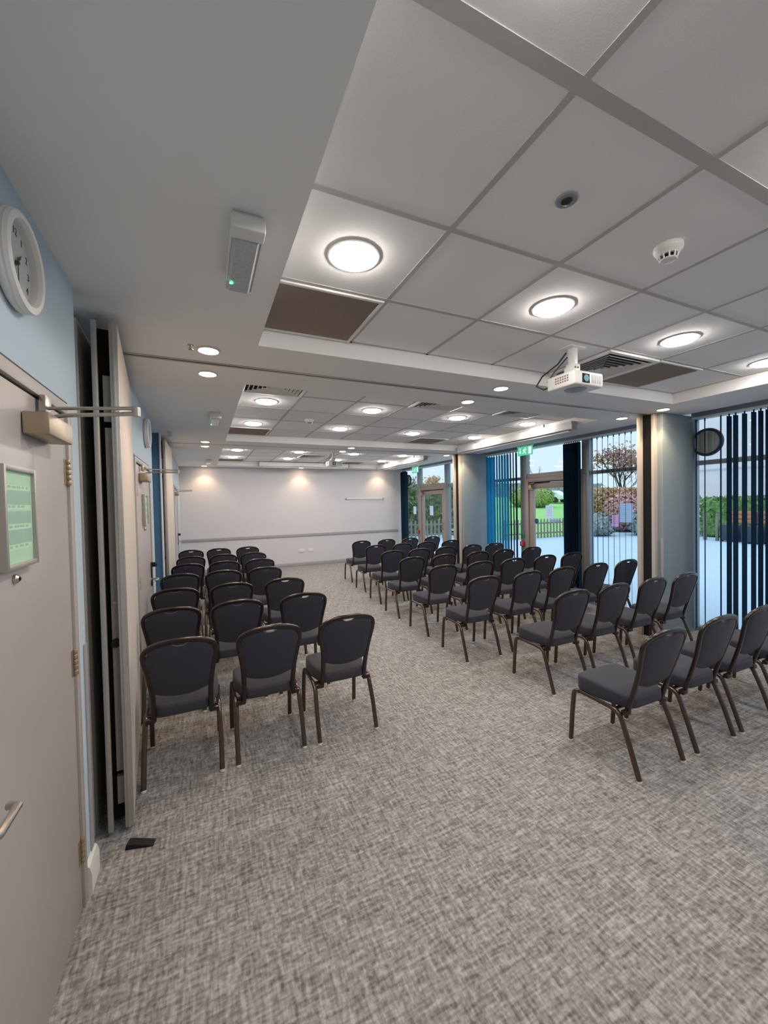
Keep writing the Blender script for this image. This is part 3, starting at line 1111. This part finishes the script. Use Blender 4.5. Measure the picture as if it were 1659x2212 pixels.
t = thing('motion_sensor', 'round grey recessed sensor with dark lens in a near ceiling tile', 'sensor', (1.237, 1.05, ZT))
MB().lathe([(0.040, 0.0), (0.041, -0.004), (0.036, -0.008), (0.022, -0.008)], 32).build('rim', M['grey_plastic'], t)
MB().lathe([(0.021, -0.006), (0.020, -0.012), (0.012, -0.017), (0.002, -0.019)], 28).build('lens', M['darkmetal'], t)


def emergency(x, y, label, group='emergency light fittings'):
    t = thing('emergency_light', label, 'emergency light', (x, y, ZS), 0, group)
    # runs along Y, clear prism hanging below a white end box
    bx(-0.050, 0.050, -0.20, 0.20, -0.018, 0.0, bev=0.004).build('base', M['white_plastic'], t)
    bx(-0.056, 0.056, -0.215, -0.150, -0.064, -0.016, bev=0.006).build('end_box', M['white_plastic'], t)
    b = MB()
    b.prism([(-0.052, -0.018), (0.052, -0.018), (0.050, -0.052), (0.036, -0.066), (-0.036, -0.066), (-0.050, -0.052)], (-0.150, 0.205), 'Y')
    b.build('diffuser', M['frosty'], t)
    b = MB()
    for xx in (-0.053, 0.050):
        b.box(xx, xx + 0.004, -0.15, 0.21, -0.056, -0.018)
    b.box(-0.05, 0.05, 0.205, 0.211, -0.06, -0.018)
    b.build('edge_rim', M['white_plastic'], t)
    MB().lathe([(0.004, -0.0670), (0.007, -0.070), (0.002, -0.073)], 14, c=(-0.034, 0.135, 0)).build('indicator', M['greenled'], t)
    return t


emergency(0.165, 1.615, 'clear white emergency light with green indicator on the near soffit')
emergency(0.145, 4.70, 'clear white emergency light on the soffit beside the middle bay')
emergency(0.145, 9.20, 'clear white emergency light on the soffit beside the far bay')

t = thing('sprinkler_head', 'tiny metal sprinkler head beside the near warm downlights', 'sprinkler', (-0.04, 2.69, ZS))
MB().lathe([(0.018, 0.0), (0.016, -0.006), (0.008, -0.010), (0.008, -0.024), (0.014, -0.026), (0.014, -0.028)], 20).build('body', M['steel'], t)
t = thing('motion_sensor', 'small white corner sensor on the soffit before the far folding panels', 'sensor', (-0.36, 5.85, ZS))
MB().box(-0.03, 0.03, -0.02, 0.02, -0.07, 0.0, bev=0.010).build('housing', M['white_plastic'], t)
t = thing('wall_sensor', 'small white box on the wall just above the near folding panel end', 'sensor', (XL + 0.001, 3.78, 2.44))
bx(0.0, 0.035, -0.03, 0.03, -0.035, 0.035, bev=0.006).build('housing', M['white_plastic'], t)


# projectors hung from the tile ceiling
def projector(x, y, label):
    t = thing('projector', label, 'projector', (x, y, ZT), 0, 'ceiling projectors')
    b = MB()
    b.box(-0.075, 0.075, -0.05, 0.05, -0.008, 0.0, bev=0.002)
    b.build('ceiling_plate', M['white_plastic'], t)
    b = MB()
    b.box(-0.024, 0.024, -0.024, 0.024, -0.13, -0.006, bev=0.004)
    b.build('pole', M['white_plastic'], t)
    b = MB()
    b.box(-0.040, 0.040, -0.032, 0.032, -0.185, -0.12, bev=0.008)
    b.box(-0.055, -0.048, -0.03, 0.03, -0.20, -0.15, bev=0.002)
    b.box(-0.07, 0.09, -0.018, 0.018, -0.205, -0.19, bev=0.004)
    b.box(-0.018, 0.018, -0.08, 0.09, -0.207, -0.192, bev=0.004)
    br = b.build('bracket', M['white_plastic'], t)
    b = MB()
    for q in (-0.015, 0.012):
        b.lathe([(0.007, -0.036), (0.007, -0.033)], 12, axis='Y', c=(q, 0, -0.15))
    b.build('bolt', M['darkmetal'], br)
    x0, x1, y0, y1, z0, z1 = -0.135, 0.155, -0.125, 0.115, -0.305, -0.205
    bd = bx(x0, x1, y0, y1, z0, z1, bev=0.014, seg=3).build('body', M['white_plastic'], t)
    b = MB()
    for k in range(6):
        yy = -0.075 + k * 0.020
        for j in range(3):
            zz = -0.272 + j * 0.017
            b.box(x0 - 0.001, x0 + 0.003, yy, yy + 0.013, zz, zz + 0.011)
    b.build('vent_slot', M['brown_mesh'], bd)
    b = MB()
    b.box(-0.060, 0.012, y0 - 0.0015, y0 + 0.004, -0.288, -0.225)
    b.build('lens_recess', M['black'], bd)
    MB().lathe([(0.024, -0.004), (0.024, -0.001), (0.016, 0.002)], 24, axis='Y', c=(-0.022, y0 - 0.001, -0.256)).build('lens', M['carglass'], bd)
    b = MB()
    for k in range(6):
        b.box(0.035 + k * 0.018, 0.043 + k * 0.018, y0 - 0.001, y0 + 0.003, -0.285, -0.225)
    b.build('front_grille', M['seal'], bd)
    MB().lathe([(0.075, z0 + 0.002), (0.073, z0 - 0.004), (0.066, z0 - 0.006)], 36, c=(-0.0, -0.02, 0)).build('base_disc', M['grey_plastic'], bd)
    MB().tube([(-0.03, 0.03, -0.03), (-0.06, 0.08, -0.10), (-0.12, 0.17, -0.17), (-0.15, 0.20, -0.24), (-0.12, 0.16, -0.27), (-0.09, 0.11, -0.26)], 0.006, n=8).build('cable', M['darkmetal'], t)
    MB().tube([(-0.02, 0.03, -0.06), (-0.07, 0.10, -0.15), (-0.10, 0.14, -0.22), (-0.05, 0.115, -0.25)], 0.005, n=8).build('cable', M['darkmetal'], t)
    return t


projector(2.46, 2.05, 'white projector hanging below the near tiled bay')
projector(2.50, 7.95, 'white projector hanging below the far tiled bay')


# roller screens
def screen(x0, x1, y0, y1, z1, along, label):
    t = thing('projection_screen', label, 'projection screen', ((x0 + x1) / 2, (y0 + y1) / 2, z1), 0, 'rolled projection screens')
    hx, hy = (x1 - x0) / 2, (y1 - y0) / 2
    h = 0.105
    b = MB()
    if along == 'Y':
        b.box(-hx, hx, -hy, hy, -h, 0, bev=0.012)
        b.build('housing', M['white_plastic'], t)
        bx(-hx * 0.45, hx * 0.75, -hy + 0.06, hy - 0.06, -h - 0.003, -h + 0.004).build('slot', M['dark'], t)
        bx(-hx * 0.15, hx * 0.45, -hy + 0.08, hy - 0.08, -h - 0.026, -h - 0.002, bev=0.006).build('weight_bar', M['white_plastic'], t)
        for s in (-0.6, 0.6):
            bx(-hx * 0.4, hx * 0.4, s * hy - 0.015, s * hy + 0.015, -0.002, 0.05).build('hanger', M['grey_plastic'], t)
        for s in (-1, 1):
            bx(-hx - 0.004, hx + 0.004, s * hy - 0.012, s * hy + 0.012, -h - 0.004, 0.0, bev=0.006).build('end_cap', M['grey_plastic'], t)
    else:
        b.box(-hx, hx, -hy, hy, -h, 0, bev=0.012)
        b.build('housing', M['white_plastic'], t)
        bx(-hx + 0.06, hx - 0.06, -hy * 0.75, hy * 0.45, -h - 0.003, -h + 0.004).build('slot', M['dark'], t)
        bx(-hx + 0.08, hx - 0.08, -hy * 0.45, hy * 0.15, -h - 0.026, -h - 0.002, bev=0.006).build('weight_bar', M['white_plastic'], t)
        for s in (-1, 1):
            bx(s * hx - 0.012, s * hx + 0.012, -hy - 0.004, hy + 0.004, -h - 0.004, 0.0, bev=0.006).build('end_cap', M['grey_plastic'], t)
    return t


screen(4.43, 4.515, 3.72, 6.30, ZT - 0.062, 'Y', 'long white rolled projection screen along the window edge of the middle bay')
screen(4.43, 4.515, 7.55, 10.12, ZT - 0.062, 'Y', 'long white rolled projection screen along the window edge of the far bay')
screen(1.28, 3.60, 10.10, 10.20, ZT - 0.016, 'X', 'white rolled projection screen in front of the far wall')


# exit signs
def exit_sign(y, label):
    t = thing('exit_sign', label, 'exit sign', (5.22, y, 2.45), 0, 'green exit signs')
    bx(-0.018, 0.018, -0.185, 0.185, 0.155, 0.183, bev=0.004).build('housing', M['white_plastic'], t)
    bx(-0.005, 0.005, -0.175, 0.175, 0.0, 0.158).build('sign_panel', M['exit'], t)
    X = -0.0058
    # pictogram read from inside the room (looking towards +X, left of the picture is +Y)
    b = MB()
    b.box(X - 0.001, X, -0.150, -0.085, 0.02, 0.138)           # doorway
    b.build('doorway_mark', M['exitwhite'], t)
    b = MB()
    b.lathe([(0.010, X - 0.001), (0.010, X)], 16, axis='X', c=(0, -0.005, 0.125))
    b.tube([(X, 0.002, 0.110), (X, 0.016, 0.068)], 0.0095, n=6)
    b.tube([(X, 0.000, 0.105), (X, -0.030, 0.090), (X, -0.042, 0.104)], 0.005, n=6)
    b.tube([(X, 0.004, 0.105), (X, 0.036, 0.098), (X, 0.048, 0.080)], 0.005, n=6)
    b.tube([(X, 0.016, 0.068), (X, -0.012, 0.050), (X, -0.012, 0.024)], 0.006, n=6)
    b.tube([(X, 0.016, 0.068), (X, 0.034, 0.045), (X, 0.060, 0.040)], 0.006, n=6)
    b.build('running_figure', M['exitwhite'], t)
    b = MB()
    b.box(X - 0.001, X, 0.108, 0.122, 0.070, 0.135)
    b.prism([(0.085, 0.072), (0.145, 0.072), (0.115, 0.028)], (X - 0.001, X), 'X')
    b.build('arrow', M['exitwhite'], t)
    for s in (-0.12, 0.12):
        MB().tube([(0, s, 0.183), (0, s, ZS - 2.45)], 0.004, n=6).build('hanger', M['steel'], t)
    return t


exit_sign(5.36, 'green running-figure exit sign hanging before the middle window')
exit_sign(9.35, 'green running-figure exit sign hanging before the far window')


# ---------------------------------------------------------------- vertical blinds
def blind(label, y0, y1, vanes):
    t = thing('vertical_blind', label, 'blind', (5.45, 0, 0), 0, 'vertical window blinds')
    MB().box(-0.02, 0.02, y0, y1, 2.585, 2.612, bev=0.003).build('headrail', M['white_plastic'], t)
    for (y, ang, mk) in vanes:
        a = R(ang)
        dx, dy = math.cos(a) * 0.0445, math.sin(a) * 0.0445
        nx, ny = -math.sin(a), math.cos(a)
        b = MB()
        pts = []
        for k in range(5):
            s = -1 + k * 0.5
            bow = 0.004 * (1 - s * s)
            pts.append((s * dx + nx * bow, y + s * dy + ny * bow))
        rows = [[(px, py, 0.045) for px, py in pts], [(px, py, 2.56) for px, py in pts]]
        rows2 = [[(px + nx * 0.0006, py + ny * 0.0006, 0.045) for px, py in reversed(pts)], [(px + nx * 0.0006, py + ny * 0.0006, 2.56) for px, py in reversed(pts)]]
        b.grid([rows[0] + rows2[0], rows[1] + rows2[1]], close_u=True)
        b.box(-0.006, 0.006, y - 0.005, y + 0.005, 2.55, 2.588)
        b.build('vane', M[mk], t, smooth=60)
    return t


v1 = [(2.80, 20, 'vane_dark'), (2.71, 20, 'vane_dark'), (2.55, 16, 'vane_dark')]
v1 += [(y, -6, 'vane_dark') for y in (2.47, 2.41, 2.33, 2.25, 2.19, 2.13, 2.06, 1.98, 1.90, 1.82, 1.74, 1.66)]
blind('dark vertical blind with parted vanes on the near window', -0.7, 2.84, v1)
v2 = [(3.25 + 0.0875 * k, 33, 'vane_dark') for k in range(12)]
v2 += [(4.44 + 0.034 * k, 4 + random.uniform(-6, 6), 'vane_dark') for k in range(9)]
v2 += [(5.83 + 0.078 * k, (30 if k < 3 else 20 if k < 5 else (24 if k < 9 else -40)) + random.uniform(-4, 4), 'vane_dark' if k < 3 else 'vane_backlit') for k in range(15)]
blind('teal vertical blind gathered at both sides of the middle window', 3.16, 6.95, v2)
v3 = [(10.32 + 0.034 * k, random.uniform(-8, 8) - 25, 'vane_dark') for k in range(9)]
blind('dark vertical blind stacked beside the far wall', 7.05, 10.66, v3)

# round fans in the upper panes
for (yy, lb) in ((2.74, 'round dark fan in the upper pane of the near window'), (10.38, 'round dark fan in the upper pane of the far window')):
    t = thing('window_fan', lb, 'fan', (XG - 0.004, yy, 2.31), 0, 'round window fans')
    MB().lathe([(0.165, 0.0), (0.170, -0.010), (0.166, -0.030), (0.150, -0.040), (0.142, -0.034)], 48, axis='X').build('rim', M['fanrim'], t)
    b = MB()
    b.lathe([(0.143, -0.030), (0.120, -0.042), (0.06, -0.048), (0.01, -0.049)], 40, axis='X')
    b.build('cover', M['fancover'], t)
    b = MB()
    for k in range(7):
        y = -0.09 + k * 0.03
        hw = math.sqrt(max(0.0, 0.125 ** 2 - y * y))
        b.box(-0.0505, -0.040, y - 0.002, y + 0.002, -hw, hw)
    b.build('grille', M['seal'], t)

# call points, notices and stickers on the glass
def call_point(y, label):
    t = thing('fire_call_point', label, 'fire call point', (XG - 0.056, y, 0.83), 0, 'red fire call points')
    bx(-0.045, 0.0, -0.045, 0.045, -0.045, 0.045, bev=0.006).build('box', M['red'], t)
    bx(-0.047, -0.044, -0.026, 0.026, -0.022, 0.022).build('break_glass', M['paper'], t)
    return t


call_point(5.745, 'red fire call point on the post left of the middle patio door')
call_point(9.74, 'red fire call point on the post left of the far patio door')
t = thing('safety_sign', 'small green sign above the red call point by the middle patio door', 'sign', (XG - 0.056, 5.745, 1.02))
bx(-0.006, 0.0, -0.045, 0.045, -0.07, 0.07, bev=0.002).build('plate', M['green_sign'], t)
bx(-0.0075, -0.0058, -0.03, 0.03, -0.005, 0.055).build('symbol', M['paper'], t)


def sheet(y, z, wy, hz, mk, label, dx=0.006):
    t = thing('paper_notice', label, 'notice', (XG - dx, y, z))
    bx(-0.0015, 0.0, -wy / 2, wy / 2, -hz / 2, hz / 2).build('paper', M[mk], t)
    b = MB()
    z_ = hz / 2 - 0.03
    while z_ > -hz / 2 + 0.03:
        b.box(-0.002, -0.0014, -wy * random.uniform(0.28, 0.40), wy * 0.4, z_ - 0.004, z_)
        z_ -= 0.03
    b.build('lettering', M['seal'], t)
    return t


sheet(3.77, 1.44, 0.20, 0.27, 'paper_blue', 'large pale notice taped to the middle window pane by the pillar')
sheet(3.93, 1.32, 0.10, 0.17, 'paper_pink', 'small pink notice on the middle window pane')
sheet(5.14, 1.44, 0.17, 0.23, 'paper', 'white notice taped to the glass of the middle patio door', 0.026)
sheet(9.10, 1.43, 0.17, 0.25, 'paper', 'white notice taped to the glass of the far patio door', 0.026)
sheet(10.05, 1.43, 0.16, 0.22, 'paper', 'white notice on the pane left of the far patio door')
t = thing('door_sticker', 'round blue sticker on the glass of the middle patio door', 'sticker', (XG - 0.026, 5.44, 1.27))
MB().lathe([(0.045, -0.001), (0.045, 0.0)], 28, axis='X').build('disc', M['blue_sticker'], t)
bx(-0.0018, -0.0008, -0.030, 0.030, -0.008, 0.008).build('stripe', M['paper'], t)

# ---------------------------------------------------------------- far wall fittings
for x, lb in ((2.40, 'white double wall socket, left of the pair below the dado rail'), (2.66, 'white double wall socket, right of the pair below the dado rail')):
    t = thing('wall_socket', lb, 'socket', (x, XB, 0.41), 0, 'wall sockets')
    bx(-0.073, 0.073, -0.012, 0.0, -0.043, 0.043, bev=0.004).build('plate', M['white_plastic'], t)
    b = MB()
    for s in (-0.036, 0.036):
        b.box(s - 0.003, s + 0.003, -0.0128, -0.011, 0.008, 0.018)
        b.box(s - 0.012, s - 0.006, -0.0128, -0.011, -0.010, -0.006)
        b.box(s + 0.006, s + 0.012, -0.0128, -0.011, -0.010, -0.006)
    b.build('pin_holes', M['dark'], t)
    b = MB()
    for s in (-0.014, 0.014):
        b.box(s - 0.005, s + 0.005, -0.016, -0.011, 0.014, 0.030, bev=0.001)
    b.build('switch', M['white_plastic'], t)
t = thing('wall_rail', 'thin white rail fixed high on the far wall near the window', 'rail', (4.28, XB, 1.80))
MB().box(-0.61, 0.61, -0.030, -0.012, -0.014, 0.014, bev=0.004).build('bar', M['white_plastic'], t)
for s in (-0.58, 0.58):
    bx(s - 0.02, s + 0.02, -0.034, 0.0, -0.02, 0.02, bev=0.003).build('bracket', M['grey_plastic'], t)

# rubber wedge on the carpet
t = thing('door_wedge', 'black rubber door wedge lying on the carpet by the folding panels', 'door wedge', (-0.322, 2.245, 0), R(-14))
b = MB()
b.prism([(-0.062, 0.0), (0.062, 0.0), (0.062, 0.004), (-0.03, 0.024), (-0.055, 0.026)], (-0.021, 0.021), 'Y')
b.build('body', M['dark'], t)
b = MB()
for k in range(3):
    b.tube([(-0.03, -0.012 + k * 0.012, 0.0245), (0.055, -0.012 + k * 0.012, 0.006)], 0.0016, n=6)
b.build('grip_ridge', M['darkmetal'], t)


# ---------------------------------------------------------------- outside
g = MB()
g.box(5.66, 60, -40, 70, -0.12, -0.03)
sobj(g.build('ground_1', M['patio']), 'pale paved patio outside the windows', 'patio')


def lawn_z(y):
    return -0.02 + max(0.0, y - 13.4) * 0.069


b = MB()
rows = []
for j in range(12):
    y = 13.3 + j * 3.0
    rows.append([(x, y + max(0, 16.3 - x) * 0.0, lawn_z(y) + 0.012 * math.sin(x * 0.9 + j)) for x in (11.4, 13, 16, 20, 26, 34, 46, 60)])
b.grid(rows)
sobj(b.build('ground_2', M['grass']), 'green lawn rising beyond the picket fence', 'lawn')


def fence(x0, x1, y0, y1, n, label, gz=0.0, h=0.86):
    t = thing('picket_fence', label, 'fence', ((x0 + x1) / 2, (y0 + y1) / 2, -0.03 + gz), math.atan2(y1 - y0, x1 - x0), 'picket fences')
    L = math.hypot(x1 - x0, y1 - y0)
    for z in (0.22, 0.66):
        bx(-L / 2, L / 2, 0.012, 0.045, z - 0.03, z + 0.03, bev=0.004).build('rail', M['wood_fence'], t)
    for k in range(n):
        x = -L / 2 + 0.06 + (L - 0.12) * k / (n - 1)
        MB().prism([(x - 0.037, 0.0), (x + 0.037, 0.0), (x + 0.037, h - 0.05), (x, h), (x - 0.037, h - 0.05)], (-0.012, 0.012), 'Y').build('picket', M['wood_fence'], t)
    return t


fence(11.6, 15.3, 13.22, 12.98, 21, 'weathered picket fence between the patio and the lawn')
fence(8.4, 10.9, 16.0, 15.4, 14, 'weathered picket fence in front of the dark hedge')
t = thing('fence_sign', 'pale rectangular sign fixed to the picket fence', 'sign', (14.35, 13.02, 0.72), R(-3.7))
bx(-0.28, 0.28, -0.014, 0.0, -0.085, 0.085, bev=0.004).build('plate', M['paper_blue'], t)
bx(-0.19, 0.19, -0.0155, -0.013, -0.01, 0.02).build('printed_text', M['seal'], t)


def leaves(b, n, box, size, shape='box'):
    (x0, x1), (y0, y1), (z0, z1) = box
    for _ in range(n):
        while True:
            u, v, w_ = random.uniform(-1, 1), random.uniform(-1, 1), random.uniform(-1, 1)
            if shape == 'box' or u * u + v * v + w_ * w_ < 1:
                break
        if shape == 'box' and random.random() < 0.75:   # bias to the skin
            k = random.choice((0, 1, 2))
            if k == 0:
                u = random.choice((-1, 1)) * random.uniform(0.85, 1.06)
            elif k == 1:
                v = -1 * random.uniform(0.8, 1.06)
            else:
                w_ = random.uniform(0.85, 1.08)
        p = Vector(((x0 + x1) / 2 + u * (x1 - x0) / 2, (y0 + y1) / 2 + v * (y1 - y0) / 2, (z0 + z1) / 2 + w_ * (z1 - z0) / 2))
        d = Vector((random.gauss(0, 1), random.gauss(0, 1), random.gauss(0, 1))).normalized()
        e = d.orthogonal().normalized()
        e = (Matrix.Rotation(random.uniform(0, 6.28), 3, d) @ e) * size * random.uniform(0.6, 1.3)
        s_ = d.cross(e).normalized() * size * 0.45
        b.cap([b.bm.verts.new(p - e), b.bm.verts.new(p + s_), b.bm.verts.new(p + e), b.bm.verts.new(p - s_)])
    return b


def hedge(name, label, box, n, size, mk, core=True, cat='hedge'):
    (x0, x1), (y0, y1), (z0, z1) = box
    t = thing(name, label, cat, ((x0 + x1) / 2, (y0 + y1) / 2, z0), 0)
    lb = ((x0 - (x0 + x1) / 2, x1 - (x0 + x1) / 2), (y0 - (y0 + y1) / 2, y1 - (y0 + y1) / 2), (0, z1 - z0))
    if core:
        bx(lb[0][0] * 0.93, lb[0][1] * 0.93, lb[1][0] * 0.88, lb[1][1] * 0.88, 0, lb[2][1] * 0.95, bev=0.08).build('stems', M[mk], t)
    leaves(MB(), n, lb, size).build('foliage', M[mk], t)
    return t


hedge('hedge', 'dense dark green hedge seen through the far window', ((8.6, 14.6), (17.5, 19.0), (0, 2.45)), 6000, 0.16, 'leaf_dark')
hedge('hedge', 'low clipped green hedge in front of the pale building', ((19.2, 20.4), (-4.0, 10.6), (0, 1.55)), 5200, 0.16, 'leaf')
hedge('hedge', 'russet autumn hedge beyond the lawn at the middle window', ((20.5, 27.5), (15.2, 16.4), (0.0, 2.15)), 5200, 0.17, 'leaf_autumn')


def bush(label, c, r, n, size, mk):
    t = thing('bush', label, 'bush', (c[0], c[1], c[2]), 0)
    b = MB()
    for _ in range(6):
        a = random.uniform(0, 6.28)
        b.tube([(0, 0, 0), (0.35 * r[0] * math.cos(a), 0.35 * r[1] * math.sin(a), r[2] * 0.8), (0.6 * r[0] * math.cos(a), 0.6 * r[1] * math.sin(a), r[2] * 1.5)], 0.03, n=5)
    b.build('stem', M['bark'], t)
    b = MB()
    bmesh.ops.create_icosphere(b.bm, subdivisions=3, radius=1.0, matrix=Matrix.Translation((0, 0, r[2])) @ Matrix.Diagonal((r[0] * 0.8, r[1] * 0.8, r[2] * 0.86, 1)))
    for v in b.bm.verts:
        v.co += Vector((random.uniform(-1, 1), random.uniform(-1, 1), random.uniform(-1, 1))) * 0.08 * r[2]
    for _ in range(n):
        d = Vector((random.gauss(0, 1), random.gauss(0, 1), random.gauss(0, 1))).normalized()
        p = Vector((d.x * r[0], d.y * r[1], r[2] + d.z * r[2])) * random.uniform(0.9, 1.02)
        e = d.orthogonal().normalized()
        e = (Matrix.Rotation(random.uniform(0, 6.28), 3, d) @ e + d * 0.5) * size * random.uniform(0.6, 1.3)
        s_ = d.cross(e).normalized() * size * 0.5
        b.cap([b.bm.verts.new(p - e), b.bm.verts.new(p + s_), b.bm.verts.new(p + e), b.bm.verts.new(p - s_)])
    b.build('foliage', M[mk], t, smooth=80)
    return t


bush('large rounded green bush at the far side of the lawn', (28.5, 28.5, lawn_z(28.5) - 0.05), (2.1, 1.8, 0.95), 3500, 0.24, 'leaf_lime')
bush('grey green shrub beside the patio edge, left of two', (16.5, 12.4, -0.03), (0.75, 0.6, 0.50), 1600, 0.13, 'leaf_grey')
bush('grey green shrub beside the patio edge, right of two', (18.3, 11.4, -0.03), (0.85, 0.7, 0.62), 1800, 0.13, 'leaf_grey')
bush('rust coloured shrub behind the grey green shrubs', (19.6, 13.3, -0.03), (1.1, 0.9, 0.95), 2000, 0.15, 'leaf_pink')


def branch(b, p, d, ln, rad, depth, tips):
    q = p + d * ln
    b.tube([p, (p + q) / 2 + Vector((random.uniform(-1, 1), random.uniform(-1, 1), 0)) * ln * 0.06, q], rad, n=5, caps=False)
    tips.append(q)
    if depth == 0:
        return
    for _ in range(3 if depth > 1 else 4):
        nd = (d + Vector((random.uniform(-1, 1), random.uniform(-1, 1), random.uniform(-0.15, 0.7))) * 0.75).normalized()
        branch(b, p + d * ln * random.uniform(0.6, 1.0), nd, ln * random.uniform(0.6, 0.8), rad * 0.55, depth - 1, tips)


def tree(label, c, h, mk=None, n=500, size=0.16, spread=1.0, bark='bark'):
    t = thing('tree', label, 'tree', c, 0)
    b = MB()
    tips = []
    branch(b, Vector((0, 0, 0)), Vector((0.03, 0.02, 1)), h * 0.36, h * 0.018, 4, tips)
    b.build('trunk', M[bark], t, smooth=80)
    if mk:
        b = MB()
        tips = [q for q in tips if q.z > h * 0.42]
        for _ in range(n):
            q = random.choice(tips) + Vector((random.gauss(0, 1), random.gauss(0, 1), random.gauss(0, 0.7))) * h * 0.045
            leaves(b, 1, ((q.x - .05, q.x + .05), (q.y - .05, q.y + .05), (q.z - .05, q.z + .05)), size, 'ball')
        b.build('crown', M[mk], t)
    return t


tree('autumn tree with rusty leaves at the right of the middle window', (27.6, 18.9, 0.1), 5.8, 'leaf_pink', 900, 0.15)
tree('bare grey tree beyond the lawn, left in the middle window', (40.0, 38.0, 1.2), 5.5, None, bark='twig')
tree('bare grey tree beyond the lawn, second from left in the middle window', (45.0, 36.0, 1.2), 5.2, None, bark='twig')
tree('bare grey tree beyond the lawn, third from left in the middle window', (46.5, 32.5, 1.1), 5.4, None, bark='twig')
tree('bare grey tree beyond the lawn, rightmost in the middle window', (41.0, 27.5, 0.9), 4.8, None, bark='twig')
tree('rusty tree rising behind the dark hedge', (15.2, 25.0, 0.3), 3.7, 'leaf_autumn', 500, 0.14)
tree('small bare tree left of the rusty tree behind the hedge', (12.2, 24.0, 0.3), 3.4, 'leaf_grey', 350, 0.12)
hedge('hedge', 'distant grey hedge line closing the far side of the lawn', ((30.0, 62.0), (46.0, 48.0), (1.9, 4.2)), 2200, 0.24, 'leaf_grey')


def car(label, c, rz, mk):
    t = thing('car', label, 'car', c, rz, 'parked cars')
    b = MB()
    prof = [(-2.0, 0.35), (-2.0, 0.75), (-1.85, 0.88), (-1.5, 0.93), (-0.9, 1.35), (0.55, 1.40), (1.15, 1.00), (1.85, 0.85), (2.02, 0.65), (2.02, 0.35)]
    b.prism(prof, (-0.82, 0.82), 'Y')
    bmesh.ops.bevel(b.bm, geom=list(b.bm.edges), offset=0.07, segments=2, affect='EDGES')
    b.build('body', M[mk], t)
    b = MB()
    b.prism([(-1.42, 0.95), (-0.86, 1.29), (0.50, 1.34), (1.02, 1.00)], (-0.83, 0.83), 'Y')
    b.build('window', M['carglass'], t)
    for x in (-1.25, 1.3):
        for y in (-0.74, 0.74):
            MB().lathe([(0.20, -0.1), (0.32, -0.09), (0.32, 0.09), (0.20, 0.1)], 20, axis='Y', c=(x, y, 0.32)).build('wheel', M['tyre'], t)
    return t


car('pale parked car beyond the lawn, left of the red one', (35.6, 33.0, lawn_z(33.0)), R(100), 'carwhite')
car('red parked car beyond the lawn, right of the pale one', (38.2, 33.6, lawn_z(33.6)), R(104), 'carred')

# pale building to the right
t = thing('outside_building', 'pale rendered building outside the near window', 'building', (28.0, -2.0, -0.03))
bx(-5.0, 5.0, -16.0, 13.8, 0, 8.0).build('wall', M['render'], t)
for (yy, zz) in ((8.0, 3.6), (3.0, 3.6), (-2.0, 3.6), (8.0, 0.9)):
    wf = bx(-5.05, -4.98, yy - 0.55, yy + 0.55, zz, zz + 1.5, bev=0.01).build('window', M['winblue'], t)
    bx(-5.07, -5.0, yy - 0.03, yy + 0.03, zz, zz + 1.5).build('mullion', M['white_plastic'], wf)
MB().box(-5.06, -4.99, -16, 13.8, 3.0, 3.08).build('string_course', M['paper'], t)

# patio furniture and planters outside the near window
for k, (x, y, lb) in enumerate(((17.9, 8.9, 'weathered fence post, left of the pair on the patio'), (17.8, 8.45, 'weathered fence post, right of the pair on the patio'))):
    t = thing('fence_post', lb, 'post', (x, y, -0.03))
    bx(-0.045, 0.045, -0.045, 0.045, 0, 0.98, bev=0.01).build('post', M['wood_fence'], t)
    MB().lathe([(0.06, 0.98), (0.06, 1.0), (0.02, 1.03)], 16).build('cap', M['wood_fence'], t)
for k, (x, y, lb) in enumerate(((17.9, 8.02, 'slate planter box behind the blinds, left'), (17.6, 7.25, 'slate planter box behind the blinds, centre'), (17.4, 6.45, 'slate planter box behind the blinds, right'))):
    t = thing('planter_box', lb, 'planter', (x, y, -0.03))
    b = MB()
    b.box(-0.25, 0.25, -0.28, 0.28, 0.05, 0.62, bev=0.02)
    b.build('box', M['planter'], t)
    b = MB()
    for sx_ in (-0.2, 0.2):
        for sy_ in (-0.22, 0.22):
            b.box(sx_ - 0.03, sx_ + 0.03, sy_ - 0.03, sy_ + 0.03, 0, 0.06)
    b.build('feet', M['dark'], t)
for k, (x, y, lb) in enumerate(((18.4, 8.0, 'terracotta coloured bench, left of two on the patio'), (18.2, 7.0, 'terracotta coloured bench, right of two on the patio'))):
    t = thing('bench', lb, 'bench', (x, y, -0.03))
    for q in range(3):
        bx(0.20, 0.24, -0.46, 0.46, 0.66 + q * 0.16, 0.79 + q * 0.16, bev=0.01).build('back_slat', M['terracotta'], t)
    bx(-0.22, 0.20, -0.46, 0.46, 0.42, 0.46, bev=0.01).build('seat', M['terracotta'], t)
    for sy_ in (-0.4, 0.4):
        bx(0.18, 0.22, sy_ - 0.03, sy_ + 0.03, 0, 1.10, bev=0.005).build('leg', M['planter'], t)
        bx(-0.20, -0.15, sy_ - 0.03, sy_ + 0.03, 0, 0.42, bev=0.005).build('leg', M['planter'], t)
car('white parked car by the low clipped hedge', (17.9, 3.6, -0.03), R(92), 'carwhite')
